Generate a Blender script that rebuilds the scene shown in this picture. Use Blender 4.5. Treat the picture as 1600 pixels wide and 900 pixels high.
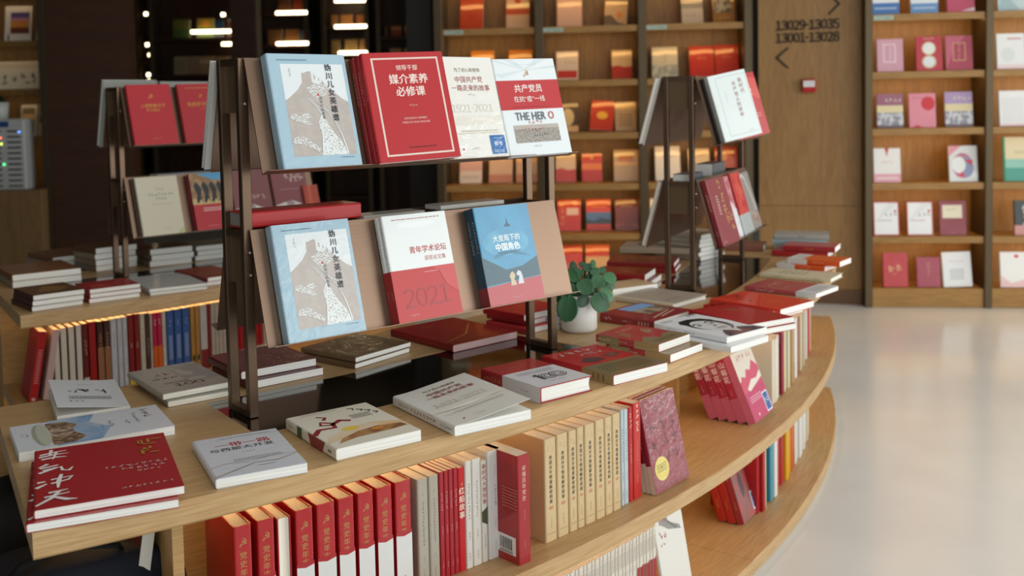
import bpy, math, random
import numpy as np
from mathutils import Matrix, Vector
for _o in list(bpy.data.objects): bpy.data.objects.remove(_o)
SC = bpy.context.scene; COL = SC.collection
rad = math.radians
# ------------------------------------------------------------------ camera, world, lights, exposure
H = 1.428; FPX = 1582.26; CY = 257.0; PITCH = .0565; ROLL = -.0202
_fw = np.array([0, math.cos(PITCH), -math.sin(PITCH)]); _up = np.array([0, math.sin(PITCH), math.cos(PITCH)]); _rt = np.array([1., 0, 0])
CR = _rt*math.cos(ROLL) + _up*math.sin(ROLL); CU = _up*math.cos(ROLL) - _rt*math.sin(ROLL); CF = _fw
cd = bpy.data.cameras.new('camera'); cam = bpy.data.objects.new('camera', cd); COL.objects.link(cam)
m = Matrix.Identity(4)
for i in range(3):
    m[i][0], m[i][1], m[i][2] = CR[i], CU[i], -CF[i]
m[2][3] = H
cam.matrix_world = m
cd.sensor_width = 36; cd.lens = FPX/1600*36; cd.shift_y = -(450-CY)/1600; cd.clip_start = .05
cd.dof.use_dof = True; cd.dof.focus_distance = 2.15; cd.dof.aperture_fstop = 3.6
SC.camera = cam
SC.view_settings.view_transform = 'Standard'; SC.view_settings.look = 'None'
SC.view_settings.exposure = 0.12; SC.view_settings.gamma = 1; SC.view_settings.use_curve_mapping = False
W = bpy.data.worlds.new('overcast_sky'); SC.world = W; W.use_nodes = True
W.node_tree.nodes['Background'].inputs[0].default_value = (.98, .99, .96, 1)
W.node_tree.nodes['Background'].inputs[1].default_value = .42
def area(name, loc, look, sx, sy, power, col):
    l = bpy.data.lights.new(name, 'AREA'); l.shape = 'RECTANGLE'; l.size = sx; l.size_y = sy; l.energy = power; l.color = col
    o = bpy.data.objects.new(name, l); COL.objects.link(o); o.location = loc
    o.rotation_euler = (Vector(look)-Vector(loc)).to_track_quat('-Z', 'Y').to_euler(); return o
area('window_daylight_right', (6.4, 2.4, 1.9), (0, 3.6, .7), 6.5, 3.0, 230, (.97, 1, .97))
area('window_daylight_front', (3.2, -3.4, 2.0), (.7, 3.0, .5), 5.0, 2.6, 62, (.96, 1, .98)).data.spread = rad(130)
area('added_ceiling_fill', (1.4, 2.2, 3.56), (1.4, 2.21, 0), 6.0, 5.0, 62, (1, 1, .97))  # added overhead fill lamp; the ceiling has no such light

# ------------------------------------------------------------------ photograph geometry -> places in the room
def ray(x, y):
    return ((x-800)*CR - (y-CY)*CU)/FPX + CF
def at(x, y, z):
    d = ray(x, y); t = (z-H)/d[2]; return np.array([d[0]*t, d[1]*t, z])
def project(p):
    q = np.array(p, float) - np.array([0, 0, H]); d = q@CF
    return 800+FPX*(q@CR)/d, CY-FPX*(q@CU)/d
def online(x, y, P0, P1):          # point on the vertical plane through P0-P1: distance along it, height
    P0 = np.array(P0, float); P1 = np.array(P1, float); u = (P1-P0)/np.linalg.norm(P1-P0); n = np.array([-u[1], u[0]])
    d = ray(x, y); t = (P0@n)/(d[:2]@n); p = d*t; return (p[:2]-P0)@u, p[2]+H
CX, CYY = -3.325, 5.877            # the centre of the ring the islands are laid out on
RO, RI = 4.96, 4.12
ZT, ZM, ZB = .75, .391, .0425
def pol(t, r, z): return np.array([CX+r*math.cos(t), CYY+r*math.sin(t), z])
def theta(x, r, z):
    lo, hi = rad(-80), rad(0)
    for _ in range(40):
        mid = (lo+hi)/2
        if project(pol(mid, r, z))[0] < x: lo = mid
        else: hi = mid
    return lo

# ------------------------------------------------------------------ materials
def lin(h):
    h = h.lstrip('#'); c = [int(h[i:i+2], 16)/255 for i in (0, 2, 4)]
    return tuple(v/12.92 if v <= .04045 else ((v+.055)/1.055)**2.4 for v in c) + (1,)
MATS = {}
def mat(hexc, rough=.45, metal=0., coat=0., kind=''):
    k = (hexc, rough, metal, coat, kind)
    if k in MATS: return MATS[k]
    ma = bpy.data.materials.new('paint_%d' % len(MATS)); ma.use_nodes = True; nt = ma.node_tree; b = nt.nodes['Principled BSDF']
    b.inputs['Base Color'].default_value = lin(hexc); b.inputs['Roughness'].default_value = rough; b.inputs['Metallic'].default_value = metal
    b.inputs['Coat Weight'].default_value = coat*(.9 if kind == 'film' else .55) if kind != 'gloss' else 1; b.inputs['Coat Roughness'].default_value = .08 if kind != 'gloss' else .04; b.inputs['Specular IOR Level'].default_value = .35
    if kind:
        tc = nt.nodes.new('ShaderNodeTexCoord'); mp = nt.nodes.new('ShaderNodeMapping'); nz = nt.nodes.new('ShaderNodeTexNoise')
        nt.links.new(tc.outputs['Object'], mp.inputs[0]); nt.links.new(mp.outputs[0], nz.inputs['Vector'])
        bp = nt.nodes.new('ShaderNodeBump'); nt.links.new(nz.outputs[0], bp.inputs['Height'])
        if kind == 'film':           # shrink-wrap wrinkles in the clear coat
            nz.inputs['Scale'].default_value = 24; nz.inputs['Detail'].default_value = 3; nz.inputs['Distortion'].default_value = 1.6
            bp.inputs['Strength'].default_value = .45; bp.inputs['Distance'].default_value = .007
            nt.links.new(bp.outputs[0], b.inputs['Coat Normal'])
        if kind == 'gloss':
            nz.inputs['Scale'].default_value = 9; nz.inputs['Detail'].default_value = 0; bp.inputs['Strength'].default_value = .22; bp.inputs['Distance'].default_value = .008; nt.links.new(bp.outputs[0], b.inputs['Coat Normal'])
        if kind == 'pages':
            mp.inputs['Scale'].default_value = (4, 4, 1100); nz.inputs['Scale'].default_value = 1; nz.inputs['Detail'].default_value = 1
            rp = nt.nodes.new('ShaderNodeValToRGB'); c = lin(hexc)
            rp.color_ramp.elements[0].color = tuple(v*.80 for v in c[:3])+(1,); rp.color_ramp.elements[1].color = c
            rp.color_ramp.elements[0].position = .3; rp.color_ramp.elements[1].position = .6
            nt.links.new(nz.outputs[0], rp.inputs[0]); nt.links.new(rp.outputs[0], b.inputs['Base Color'])
            bp.inputs['Strength'].default_value = .12; bp.inputs['Distance'].default_value = .001; nt.links.new(bp.outputs[0], b.inputs['Normal'])
        if kind == 'brushed':
            mp.inputs['Scale'].default_value = (3, 90, 3); nz.inputs['Scale'].default_value = 6
            bp.inputs['Strength'].default_value = .06; bp.inputs['Distance'].default_value = .002; nt.links.new(bp.outputs[0], b.inputs['Normal'])
        if kind == 'cloth':
            nz.inputs['Scale'].default_value = 160; bp.inputs['Strength'].default_value = .4; bp.inputs['Distance'].default_value = .002; nt.links.new(bp.outputs[0], b.inputs['Normal'])
    MATS[k] = ma; return ma
def mottle(c1, c2, scale=30, thr=.5, rough=.45, coat=0., soft=.06, stretch=(1, 1, 1)):
    k = ('mot', c1, c2, scale, thr, rough, coat, soft, stretch)
    if k in MATS: return MATS[k]
    ma = bpy.data.materials.new('print_%d' % len(MATS)); ma.use_nodes = True; nt = ma.node_tree; b = nt.nodes['Principled BSDF']
    tc = nt.nodes.new('ShaderNodeTexCoord'); mp = nt.nodes.new('ShaderNodeMapping'); mp.inputs['Scale'].default_value = stretch
    nz = nt.nodes.new('ShaderNodeTexNoise'); nz.inputs['Scale'].default_value = scale; nz.inputs['Detail'].default_value = 6
    rp = nt.nodes.new('ShaderNodeValToRGB'); rp.color_ramp.elements[0].position = thr-soft; rp.color_ramp.elements[1].position = thr+soft
    rp.color_ramp.elements[0].color = lin(c1); rp.color_ramp.elements[1].color = lin(c2)
    nt.links.new(tc.outputs['Object'], mp.inputs[0]); nt.links.new(mp.outputs[0], nz.inputs['Vector']); nt.links.new(nz.outputs[0], rp.inputs[0]); nt.links.new(rp.outputs[0], b.inputs['Base Color'])
    b.inputs['Roughness'].default_value = rough; b.inputs['Coat Weight'].default_value = coat; b.inputs['Coat Roughness'].default_value = .08
    MATS[k] = ma; return ma
def wood(name, light, dark, rough=.42, grain=1.0):
    ma = bpy.data.materials.new(name); ma.use_nodes = True; nt = ma.node_tree; b = nt.nodes['Principled BSDF']; L = nt.links.new
    uv = nt.nodes.new('ShaderNodeUVMap'); mp = nt.nodes.new('ShaderNodeMapping'); mp.inputs['Scale'].default_value = (1.1*grain, 11*grain, 1)
    L(uv.outputs[0], mp.inputs[0])
    n1 = nt.nodes.new('ShaderNodeTexNoise'); n1.inputs['Scale'].default_value = 1.6; n1.inputs['Detail'].default_value = 5; n1.inputs['Distortion'].default_value = 1.1
    L(mp.outputs[0], n1.inputs['Vector'])
    wv = nt.nodes.new('ShaderNodeMath'); wv.operation = 'MULTIPLY'; wv.inputs[1].default_value = 26; L(n1.outputs[0], wv.inputs[0])
    sn = nt.nodes.new('ShaderNodeMath'); sn.operation = 'SINE'; L(wv.outputs[0], sn.inputs[0])
    mp2 = nt.nodes.new('ShaderNodeMapping'); mp2.inputs['Scale'].default_value = (6, 170, 1); L(uv.outputs[0], mp2.inputs[0])
    n2 = nt.nodes.new('ShaderNodeTexNoise'); n2.inputs['Scale'].default_value = 1.5; n2.inputs['Detail'].default_value = 3; L(mp2.outputs[0], n2.inputs['Vector'])
    a = nt.nodes.new('ShaderNodeMath'); a.operation = 'MULTIPLY_ADD'; a.inputs[1].default_value = .07; L(sn.outputs[0], a.inputs[0]); L(n2.outputs[0], a.inputs[2])
    rp = nt.nodes.new('ShaderNodeValToRGB'); rp.color_ramp.elements[0].position = .28; rp.color_ramp.elements[1].position = .68
    rp.color_ramp.elements[0].color = lin(dark); rp.color_ramp.elements[1].color = lin(light)
    L(a.outputs[0], rp.inputs[0]); L(rp.outputs[0], b.inputs['Base Color']); b.inputs['Roughness'].default_value = rough
    bp = nt.nodes.new('ShaderNodeBump'); bp.inputs['Strength'].default_value = .08; bp.inputs['Distance'].default_value = .002; L(a.outputs[0], bp.inputs['Height']); L(bp.outputs[0], b.inputs['Normal'])
    return ma
def glow(name, col, s):
    ma = bpy.data.materials.new(name); ma.use_nodes = True; b = ma.node_tree.nodes['Principled BSDF']
    b.inputs['Base Color'].default_value = (.9, .9, .9, 1); b.inputs['Emission Color'].default_value = col+(1,); b.inputs['Emission Strength'].default_value = s; return ma
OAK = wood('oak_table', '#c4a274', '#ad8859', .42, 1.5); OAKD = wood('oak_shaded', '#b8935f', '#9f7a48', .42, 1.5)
CASEW = wood('oak_bookcase', '#ad8246', '#8c642e', .5, .8); CASEC = wood('oak_bookcase_dimmed', '#8a6630', '#694a1e', .5, .8); PANELW = wood('oak_wall', '#a57d4b', '#8a6335', .5, .7)  # CASEC: same oak as CASEW, weaker light put into its colour
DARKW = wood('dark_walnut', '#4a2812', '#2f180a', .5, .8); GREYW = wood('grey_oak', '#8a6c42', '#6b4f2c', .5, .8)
BRONZE = mat('#685444', .34, .75, 0, 'brushed'); ROSE = mat('#7f6858', .36, .8, 0, 'brushed'); POST = mat('#5a4c38', .38, .6); BASEB = mat('#6b503d', .4, .4)
DGLASS = mat('#17100b', .05, 0, 1); CREAMP = mat('#f3eee0', .8, 0, 0, 'pages'); WHITEP = mat('#f4f3ee', .8, 0, 0, 'pages')
LED = glow('led_warm', (1, .58, .18), 10); LEDF = glow('led_far', (1, .80, .48), 7); LEDI = glow('led_island', (1, .60, .22), 9); LEDL = glow('led_dim', (1, .68, .34), 3)

# ------------------------------------------------------------------ mesh helpers
class MB:
    def __init__(s): s.v = []; s.f = []; s.m = []; s.mats = []; s.sm = []
    def mi(s, ma):
        if ma not in s.mats: s.mats.append(ma)
        return s.mats.index(ma)
    def poly(s, pts, ma, smooth=False):
        b = len(s.v); s.v += [tuple(float(c) for c in p) for p in pts]; s.f.append(tuple(range(b, b+len(pts)))); s.m.append(s.mi(ma)); s.sm.append(smooth)
    def mesh(s, vs, fs, ma, smooth=False):
        b = len(s.v); s.v += [tuple(float(c) for c in p) for p in vs]; k = s.mi(ma)
        for f in fs: s.f.append(tuple(b+i for i in f)); s.m.append(k); s.sm.append(smooth)
    def box(s, x0, x1, y0, y1, z0, z1, ma, ch=0.):
        if ch <= 0:
            vs = [(x, y, z) for z in (z0, z1) for y in (y0, y1) for x in (x0, x1)]
            s.mesh(vs, [(0, 2, 3, 1), (4, 5, 7, 6), (0, 1, 5, 4), (2, 6, 7, 3), (0, 4, 6, 2), (1, 3, 7, 5)], ma)
        else:                       # chamfered box
            vs = []; idx = {}
            for zi, z in enumerate((z0, z1)):
                for yi, y in enumerate((y0, y1)):
                    for xi, x in enumerate((x0, x1)):
                        dx = ch if xi == 0 else -ch; dy = ch if yi == 0 else -ch; dz = ch if zi == 0 else -ch
                        for ax, p in (('x', (x, y+dy, z+dz)), ('y', (x+dx, y, z+dz)), ('z', (x+dx, y+dy, z))):
                            idx[(xi, yi, zi, ax)] = len(vs); vs.append(p)
            I = idx; fs = []
            for xi in (0, 1): q = [I[(xi, 0, 0, 'x')], I[(xi, 1, 0, 'x')], I[(xi, 1, 1, 'x')], I[(xi, 0, 1, 'x')]]; fs.append(q if xi else q[::-1])
            for yi in (0, 1): q = [I[(0, yi, 0, 'y')], I[(1, yi, 0, 'y')], I[(1, yi, 1, 'y')], I[(0, yi, 1, 'y')]]; fs.append(q[::-1] if yi else q)
            for zi in (0, 1): q = [I[(0, 0, zi, 'z')], I[(1, 0, zi, 'z')], I[(1, 1, zi, 'z')], I[(0, 1, zi, 'z')]]; fs.append(q if zi else q[::-1])
            for a in (0, 1):
                for b in (0, 1):
                    fs.append([I[(0, a, b, 'y')], I[(1, a, b, 'y')], I[(1, a, b, 'z')], I[(0, a, b, 'z')]])
                    fs.append([I[(a, 0, b, 'x')], I[(a, 1, b, 'x')], I[(a, 1, b, 'z')], I[(a, 0, b, 'z')]])
                    fs.append([I[(a, b, 0, 'x')], I[(a, b, 1, 'x')], I[(a, b, 1, 'y')], I[(a, b, 0, 'y')]])
                    for c in (0, 1): fs.append([I[(a, b, c, 'x')], I[(a, b, c, 'y')], I[(a, b, c, 'z')]])
            s.mesh(vs, fs, ma)
    def arc(s, prof, t0, t1, ma, n=48):      # closed (r,z) profile swept about the local origin
        k = len(prof); vs = []; fs = []
        for i in range(n+1):
            t = t0+(t1-t0)*i/n
            vs += [(r*math.cos(t), r*math.sin(t), z) for r, z in prof]
        for i in range(n):
            for j in range(k):
                fs.append((i*k+j, (i+1)*k+j, (i+1)*k+(j+1) % k, i*k+(j+1) % k))
        fs.append(tuple(range(k))); fs.append(tuple(n*k+j for j in range(k))[::-1]); s.mesh(vs, fs, ma)
    def tube(s, pts, r0, r1, ma, n=8):
        pts = [Vector(p) for p in pts]; vs = []; fs = []
        for i, p in enumerate(pts):
            d = (pts[min(i+1, len(pts)-1)]-pts[max(i-1, 0)]).normalized(); a = d.orthogonal().normalized(); b = d.cross(a); r = r0+(r1-r0)*i/(len(pts)-1)
            vs += [p+(a*math.cos(2*math.pi*j/n)+b*math.sin(2*math.pi*j/n))*r for j in range(n)]
        for i in range(len(pts)-1):
            for j in range(n): fs.append((i*n+j, i*n+(j+1) % n, (i+1)*n+(j+1) % n, (i+1)*n+j))
        fs.append(tuple(range(n))[::-1]); fs.append(tuple((len(pts)-1)*n+j for j in range(n))); s.mesh(vs, fs, ma, True)
    def lathe(s, prof, ma, n=48):
        k = len(prof); vs = []; fs = []
        for i in range(n): vs += [(r*math.cos(2*math.pi*i/n), r*math.sin(2*math.pi*i/n), z) for r, z in prof]
        for i in range(n):
            for j in range(k-1): a = i*k+j; b = ((i+1) % n)*k+j; fs.append((a, b, b+1, a+1))
        s.mesh(vs, fs, ma, True)
    def build(s, name, parent=None, uv='box', grain=0):
        me = bpy.data.meshes.new(name); me.from_pydata(s.v, [], s.f)
        for ma in s.mats: me.materials.append(ma)
        for p, k, q in zip(me.polygons, s.m, s.sm): p.material_index = k; p.use_smooth = q
        if uv:
            ul = me.uv_layers.new(name='UVMap').data; vs = me.vertices
            for p in me.polygons:
                nx, ny, nz = (abs(c) for c in p.normal)
                for li in p.loop_indices:
                    c = vs[me.loops[li].vertex_index].co
                    if uv == 'polar':
                        r = math.hypot(c.x, c.y); t = math.atan2(c.y, c.x); ul[li].uv = (t*4.6, r+c.z if nz > .5 else c.z+r)
                    else:
                        ax = [c.x, c.y, c.z]; g = ax[grain]; oth = [ax[i] for i in range(3) if i != grain]
                        k = max(range(3), key=lambda i: (nx, ny, nz)[i])
                        if k == grain: ul[li].uv = (oth[0], oth[1])
                        else:
                            o2 = [i for i in range(3) if i not in (grain, k)][0]; ul[li].uv = (g, ax[o2]+.37*k)
        o = bpy.data.objects.new(name, me); COL.objects.link(o)
        if parent is not None: o.parent = parent
        return o
def empty(name, loc=(0, 0, 0), rz=0.):
    o = bpy.data.objects.new(name, None); COL.objects.link(o); o.location = loc; o.rotation_euler = (0, 0, rz); o.empty_display_size = .05; return o
def tag(o, label, cat, group=None, kind=None):
    o['label'] = label; o['category'] = cat
    if group: o['group'] = group
    if kind: o['kind'] = kind
    return o
def structure(o): o['kind'] = 'structure'; return o
def dup(root):
    r = root.copy(); COL.objects.link(r)
    for ch in root.children:
        c = ch.copy(); COL.objects.link(c); c.parent = r
        for g in ch.children: d = g.copy(); COL.objects.link(d); d.parent = c
    return r

# ------------------------------------------------------------------ lettering
TXT = {}
def text2d(s, bold=0.):
    k = (s, bold)
    if k in TXT: return TXT[k]
    if len(s) > 1 and '1' in s and all(c in '0123456789-' for c in s):       # numerals set one by one
        vs = []; fs = []; x = 0.
        for c in s:
            v, f = text2d(chr(0xff10+int(c)) if c != '-' else '-', bold); wv = .30 if c == '-' else .56; kx = 1.0; b = len(vs); vs += [(x+wv/2+q[0]*kx, q[1], q[2]) for q in v]; fs += [tuple(b+i for i in g) for g in f]; x += wv
        TXT[k] = ([(a-x/2, b, c) for a, b, c in vs], fs); return TXT[k]
    cu = bpy.data.curves.new('lettering', 'FONT'); cu.body = s; cu.size = 1; cu.align_x = 'CENTER'; cu.resolution_u = 2; cu.space_line = 1.1
    o = bpy.data.objects.new('lettering', cu); COL.objects.link(o)
    dg = bpy.context.evaluated_depsgraph_get(); dg.update(); me = o.evaluated_get(dg).to_mesh()
    vs = [(v.co.x, v.co.y, 0.) for v in me.vertices]; fs = [tuple(p.vertices) for p in me.polygons]
    o.evaluated_get(dg).to_mesh_clear(); bpy.data.objects.remove(o); bpy.data.curves.remove(cu)
    if vs:
        xs = [v[0] for v in vs]; ys = [v[1] for v in vs]; cx = (min(xs)+max(xs))/2; cy = (min(ys)+max(ys))/2; vs = [(x-cx, y-cy, 0.) for x, y, _ in vs]
    if bold and vs:                                                        # heavier weight: the glyphs struck again a hair to each side
        n = len(vs); q = bold*.9; v0, f0 = list(vs), list(fs)
        for j, (dx, dy) in enumerate(((q, 0), (-q, 0), (0, q*.6), (0, -q*.6))): vs += [(x+dx, y+dy, .00003*(j+1)) for x, y, _ in v0]; fs += [tuple(i+n*(j+1) for i in f) for f in f0]
    TXT[k] = (vs, fs); return TXT[k]
def paint(mb, O, ex, ey, Wd, Hg, ops, rough=.42, coat=0., rng=None, kind=''):
    """ops in fractions of the face; every op lies a hair above the one before"""
    O = np.array(O, float); ex = np.array(ex, float); ey = np.array(ey, float); n = np.cross(ex, ey); rng = rng or random.Random(1)
    def M(c): return c if not isinstance(c, str) else mat(c, rough, 0, coat, kind)
    for i, op in enumerate(ops):
        e = n*(.00012+.00009*i); k = op[0]
        def P(x, y): return O+ex*(x*Wd)+ey*(y*Hg)+e
        if k == 'r': _, x0, y0, x1, y1, c = op; mb.poly([P(x0, y0), P(x1, y0), P(x1, y1), P(x0, y1)], M(c))
        elif k == 'p': mb.poly([P(*q) for q in op[1]], M(op[2]))
        elif k == 'e':
            _, cx, cy, rx, ry, c = op; mb.poly([P(cx+rx*math.cos(a*math.pi/14), cy+ry*math.sin(a*math.pi/14)) for a in range(28)], M(c))
        elif k == 'b':               # brush stroke: polyline with a width at each point (fractions of width)
            pts = [np.array(q[:2])*np.array([Wd, Hg]) for q in op[1]]; wd = [q[2]*Wd for q in op[1]]; Ls = []; Rs = []
            for j, p in enumerate(pts):
                d = pts[min(j+1, len(pts)-1)]-pts[max(j-1, 0)]; d = d/(np.linalg.norm(d)+1e-9); nn = np.array([-d[1], d[0]])*wd[j]/2; Ls.append(p+nn); Rs.append(p-nn)
            for j in range(len(pts)-1):
                q = [Ls[j], Rs[j], Rs[j+1], Ls[j+1]]; mb.poly([O+ex*a[0]+ey*a[1]+e for a in q], M(op[2]))
        elif k == 't':               # text, cx, cy, size (fraction of face height), colour, options
            _, s, cx, cy, sz, c = op[:6]; opt = op[6] if len(op) > 6 else {}
            if opt.get('v'): s = '\n'.join(s)
            vs, fs = text2d(s, opt.get('b', 0)); a = rad(opt.get('rot', 0)); ca, sa = math.cos(a), math.sin(a); q = sz*Hg; sx = opt.get('sx', 1)
            c0 = P(cx, cy); mb.mesh([c0+ex*((x*ca*sx-y*sa)*q)+ey*((x*sa*sx+y*ca)*q)+n*zz for x, y, zz in vs], fs, M(c))
        elif k == 's':               # illegible lettering: n pseudo characters; dir h/v
            _, cx, cy, n_, sz, c = op[:6]; vert = len(op) > 6 and op[6] == 'v'; q = sz*Hg
            for j in range(n_):
                off = (j-(n_-1)/2)*q*1.12; c0 = P(cx, cy)+(-ey*off if vert else ex*off)
                for b in range(5):
                    x, y = rng.uniform(-.36, .2)*q, rng.uniform(-.4, .35)*q
                    if b % 2: w_, h_ = rng.uniform(.25, .55)*q, .11*q
                    else: w_, h_ = .12*q, rng.uniform(.25, .5)*q
                    mb.poly([c0+ex*(x+a_)+ey*(y+b_) for a_, b_ in ((0, 0), (w_, 0), (w_, h_), (0, h_))], M(c))
        elif k == 'l':               # microtext: n rows of short dashes
            _, x0, y0, x1, y1, c, n_ = op; rh = (y1-y0)/n_
            for j in range(n_):
                x = x0; ya = y1-(j+.75)*rh; yb = y1-(j+.35)*rh
                while x < x1-.01:
                    d = min((x1-x0)*rng.uniform(.04, .09), x1-x); mb.poly([P(x, ya), P(x+d*.8, ya), P(x+d*.8, yb), P(x, yb)], M(c)); x += d
def hs(cx, cy, s, c): return ('t', '\u262d', cx, cy, s, c, {'b': .01})

# ------------------------------------------------------------------ books
def B(label, w, h, t, cover='#ffffff', front=(), spine=(), back=(), hard=False, pages=None, coat=.25, rough=.4, film=False, openang=0., spinec=None, group=None, small=False, cat='book', inner='#f1eee6', name=None):
    """local frame: x spine to fore edge, y bottom to top, z back cover to front cover"""
    rng = random.Random(label); kind = film if isinstance(film, str) else 'film' if film else ''
    cm = mat(cover, rough, 0, coat, kind) if isinstance(cover, str) else cover; sm_ = mat(spinec, rough, 0, coat, kind) if spinec else cm; pm = pages or WHITEP
    c = .0026 if hard else .0009; c = min(c, t*.22); ins = .003 if hard else .0004
    nm = name or ('hardback_book' if hard else 'paperback_book'); root = None
    if not small: root = tag(empty(nm), label, cat, group)
    mb = MB(); rd = min(t*.22, .004)
    def prism(prof, ma):
        k = len(prof); vs = [(x, 0, z) for x, z in prof]+[(x, h, z) for x, z in prof]
        fs = [tuple((j, (j+1) % k, k+(j+1) % k, k+j)) for j in range(k)]+[tuple(range(k))[::-1], tuple(range(k, 2*k))]; mb.mesh(vs, fs, ma)
    mb.box(rd, w, 0, h, 0, c, cm)                                                   # back board
    prism([(rd, 0), (rd, c), (c+rd*.3, rd), (c+rd*.2, t/2), (c+rd*.3, t-rd), (rd, t-c), (rd, t), (rd*.3, t-rd*.3), (0, t-rd), (0, rd), (rd*.3, rd*.3)], sm_)   # rounded spine
    paint(mb, (0, 0, 0), (0, 0, 1), (0, 1, 0), t, h, spine, rough, coat, rng, kind)
    paint(mb, (w, 0, 0), (-1, 0, 0), (0, 1, 0), w, h, back, rough, coat, rng, kind)
    fb = mb
    if openang: fb = MB()
    if openang:
        n = 8; prev = None; x = rd; z = t-c; R = [(x, z)]; a = 0
        for i in range(n): a = rad(openang)*min(1, (i+1)/3); x += (w-rd)/n*math.cos(a); z += (w-rd)/n*math.sin(a); R.append((x, z))
        for i in range(n):
            (xa, za), (xb, zb) = R[i], R[i+1]; vs = [(xa, 0, za), (xb, 0, zb), (xb, h, zb), (xa, h, za), (xa, 0, za+c), (xb, 0, zb+c), (xb, h, zb+c), (xa, h, za+c)]
            fb.mesh(vs, [(3, 2, 1, 0)], mat(inner, .6)); fb.mesh(vs, [(4, 5, 6, 7), (0, 1, 5, 4), (2, 3, 7, 6), (1, 2, 6, 5), (0, 4, 7, 3)], cm)
        (xa, za), (xb, zb) = R[3], R[-1]; L_ = math.hypot(xb-xa, zb-za); a = rad(openang); f0 = (xa-rd)/w
        tmp = MB(); paint(tmp, (0, 0, 0), (1, 0, 0), (0, 1, 0), w, h, front, rough, coat, rng, kind)
        def warp(p):                                                                # lay the printing on the bent board
            q = (p[0]-rd)/((w-rd)/n); i = max(0, min(n-1, int(q))); f = q-i; (x0, z0), (x1, z1) = R[i], R[i+1]; return (x0+(x1-x0)*f, p[1], z0+(z1-z0)*f+c+p[2]*1.5+.0004)
        for f, k in zip(tmp.f, tmp.m): fb.poly([warp(tmp.v[i]) for i in f], tmp.mats[k])
    else:
        mb.box(rd, w, 0, h, t-c, t, cm); paint(mb, (0, 0, t), (1, 0, 0), (0, 1, 0), w, h, front, rough, coat, rng, kind)
    pb = mb if small else MB()
    g = .0003; y0, y1 = ins, h-ins
    if hard:
        k = 7; prof = [(c+rd*.3, c+g), (c+rd*.3, t-c-g)]+[(w-ins-.004*math.sin(math.pi*j/k), t-c-g-(t-2*c-2*g)*j/k) for j in range(k+1)]
        q = len(prof); vs = [(x, y0, z) for x, z in prof]+[(x, y1, z) for x, z in prof]
        pb.mesh(vs, [tuple((j, k2, q+k2, q+j)) for j in range(q) for k2 in [(j+1) % q]]+[tuple(range(q))[::-1], tuple(range(q, 2*q))], pm)
    else: pb.box(c+rd*.3, w-ins, y0, y1, c+g, t-c-g, pm)
    if small: root = tag(mb.build(nm, None, uv=None), label, cat, group)
    else: mb.build('cover', root, uv=None); pb.build('pages', root, uv=None)
    if fb is not mb: fb.build('front_cover', root, uv=None)
    root['dims'] = (w, h, t); return root
def put(root, O, ex, ey):
    ex = Vector([float(c) for c in ex]).normalized(); ey = Vector([float(c) for c in ey]); ey = (ey-ex*ey.dot(ex)).normalized(); ez = ex.cross(ey); m_ = Matrix.Identity(4)
    for i in range(3): m_[i][0], m_[i][1], m_[i][2], m_[i][3] = ex[i], ey[i], ez[i], float(O[i])
    root.matrix_world = m_; return root
def flatframe(L, N, R, zt):
    l, n, r = at(*L, zt), at(*N, zt), at(*R, zt); ey = l-n; h = np.linalg.norm(ey); ey /= h; ex = np.array([ey[1], -ey[0], 0]); w = (r-n)@ex
    return n, ex, ey, w, h
def stack(L, N, R, specs, base=ZT):
    """specs bottom to top: dict(label, t, dx, dy, yaw, wf, hf, **book); L, N, R outline the top face of the topmost book"""
    zt = base+sum(s['t'] for s in specs)+.0006*len(specs); O, ex, ey, w, h = flatframe(L, N, R, zt); z = base+.0004; out = []
    for s in specs:
        s = dict(s); t = s.pop('t'); dx = s.pop('dx', 0); dy = s.pop('dy', 0); yaw = rad(s.pop('yaw', 0)); ww = s.pop('w', w); hh = s.pop('h', h); lb = s.pop('label')
        b = B(lb, ww, hh, t, **s); a = ex*math.cos(yaw)+ey*math.sin(yaw); c = ey*math.cos(yaw)-ex*math.sin(yaw)
        p = O+ex*dx+ey*dy; put(b, (p[0], p[1], z), a, c); z += t+.0006; out.append(b)
    return out
def upright(b, t0, r, z, lean=0.):      # spine facing outward from the ring centre, left side at angle t0
    w, h, t = b['dims']; tm = t0+t/2/r; out = np.array([math.cos(tm), math.sin(tm), 0]); tan = np.array([-math.sin(tm), math.cos(tm), 0])
    ey = np.array([0, 0, 1])*math.cos(lean)+tan*math.sin(lean); p = pol(tm, r, z)-tan*t/2
    p[2] += t*max(0, math.sin(lean))+.0004*0
    return put(b, p, -out, ey)
def faceout(books, t0, r, z, lean):     # front book first; covers face outward, leaning back
    tm = t0+books[0]['dims'][0]/2/r; out = np.array([math.cos(tm), math.sin(tm), 0]); tan = np.array([-math.sin(tm), math.cos(tm), 0]); rr = 0; P0 = pol(t0, r, z+.0005)
    for b in books:
        w, h, t = b['dims']; rr += t/math.cos(lean)+.0006; ey = np.array([0, 0, 1])*math.cos(lean)-out*math.sin(lean)
        put(b, P0-out*rr, tan, ey)
    return books
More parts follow.
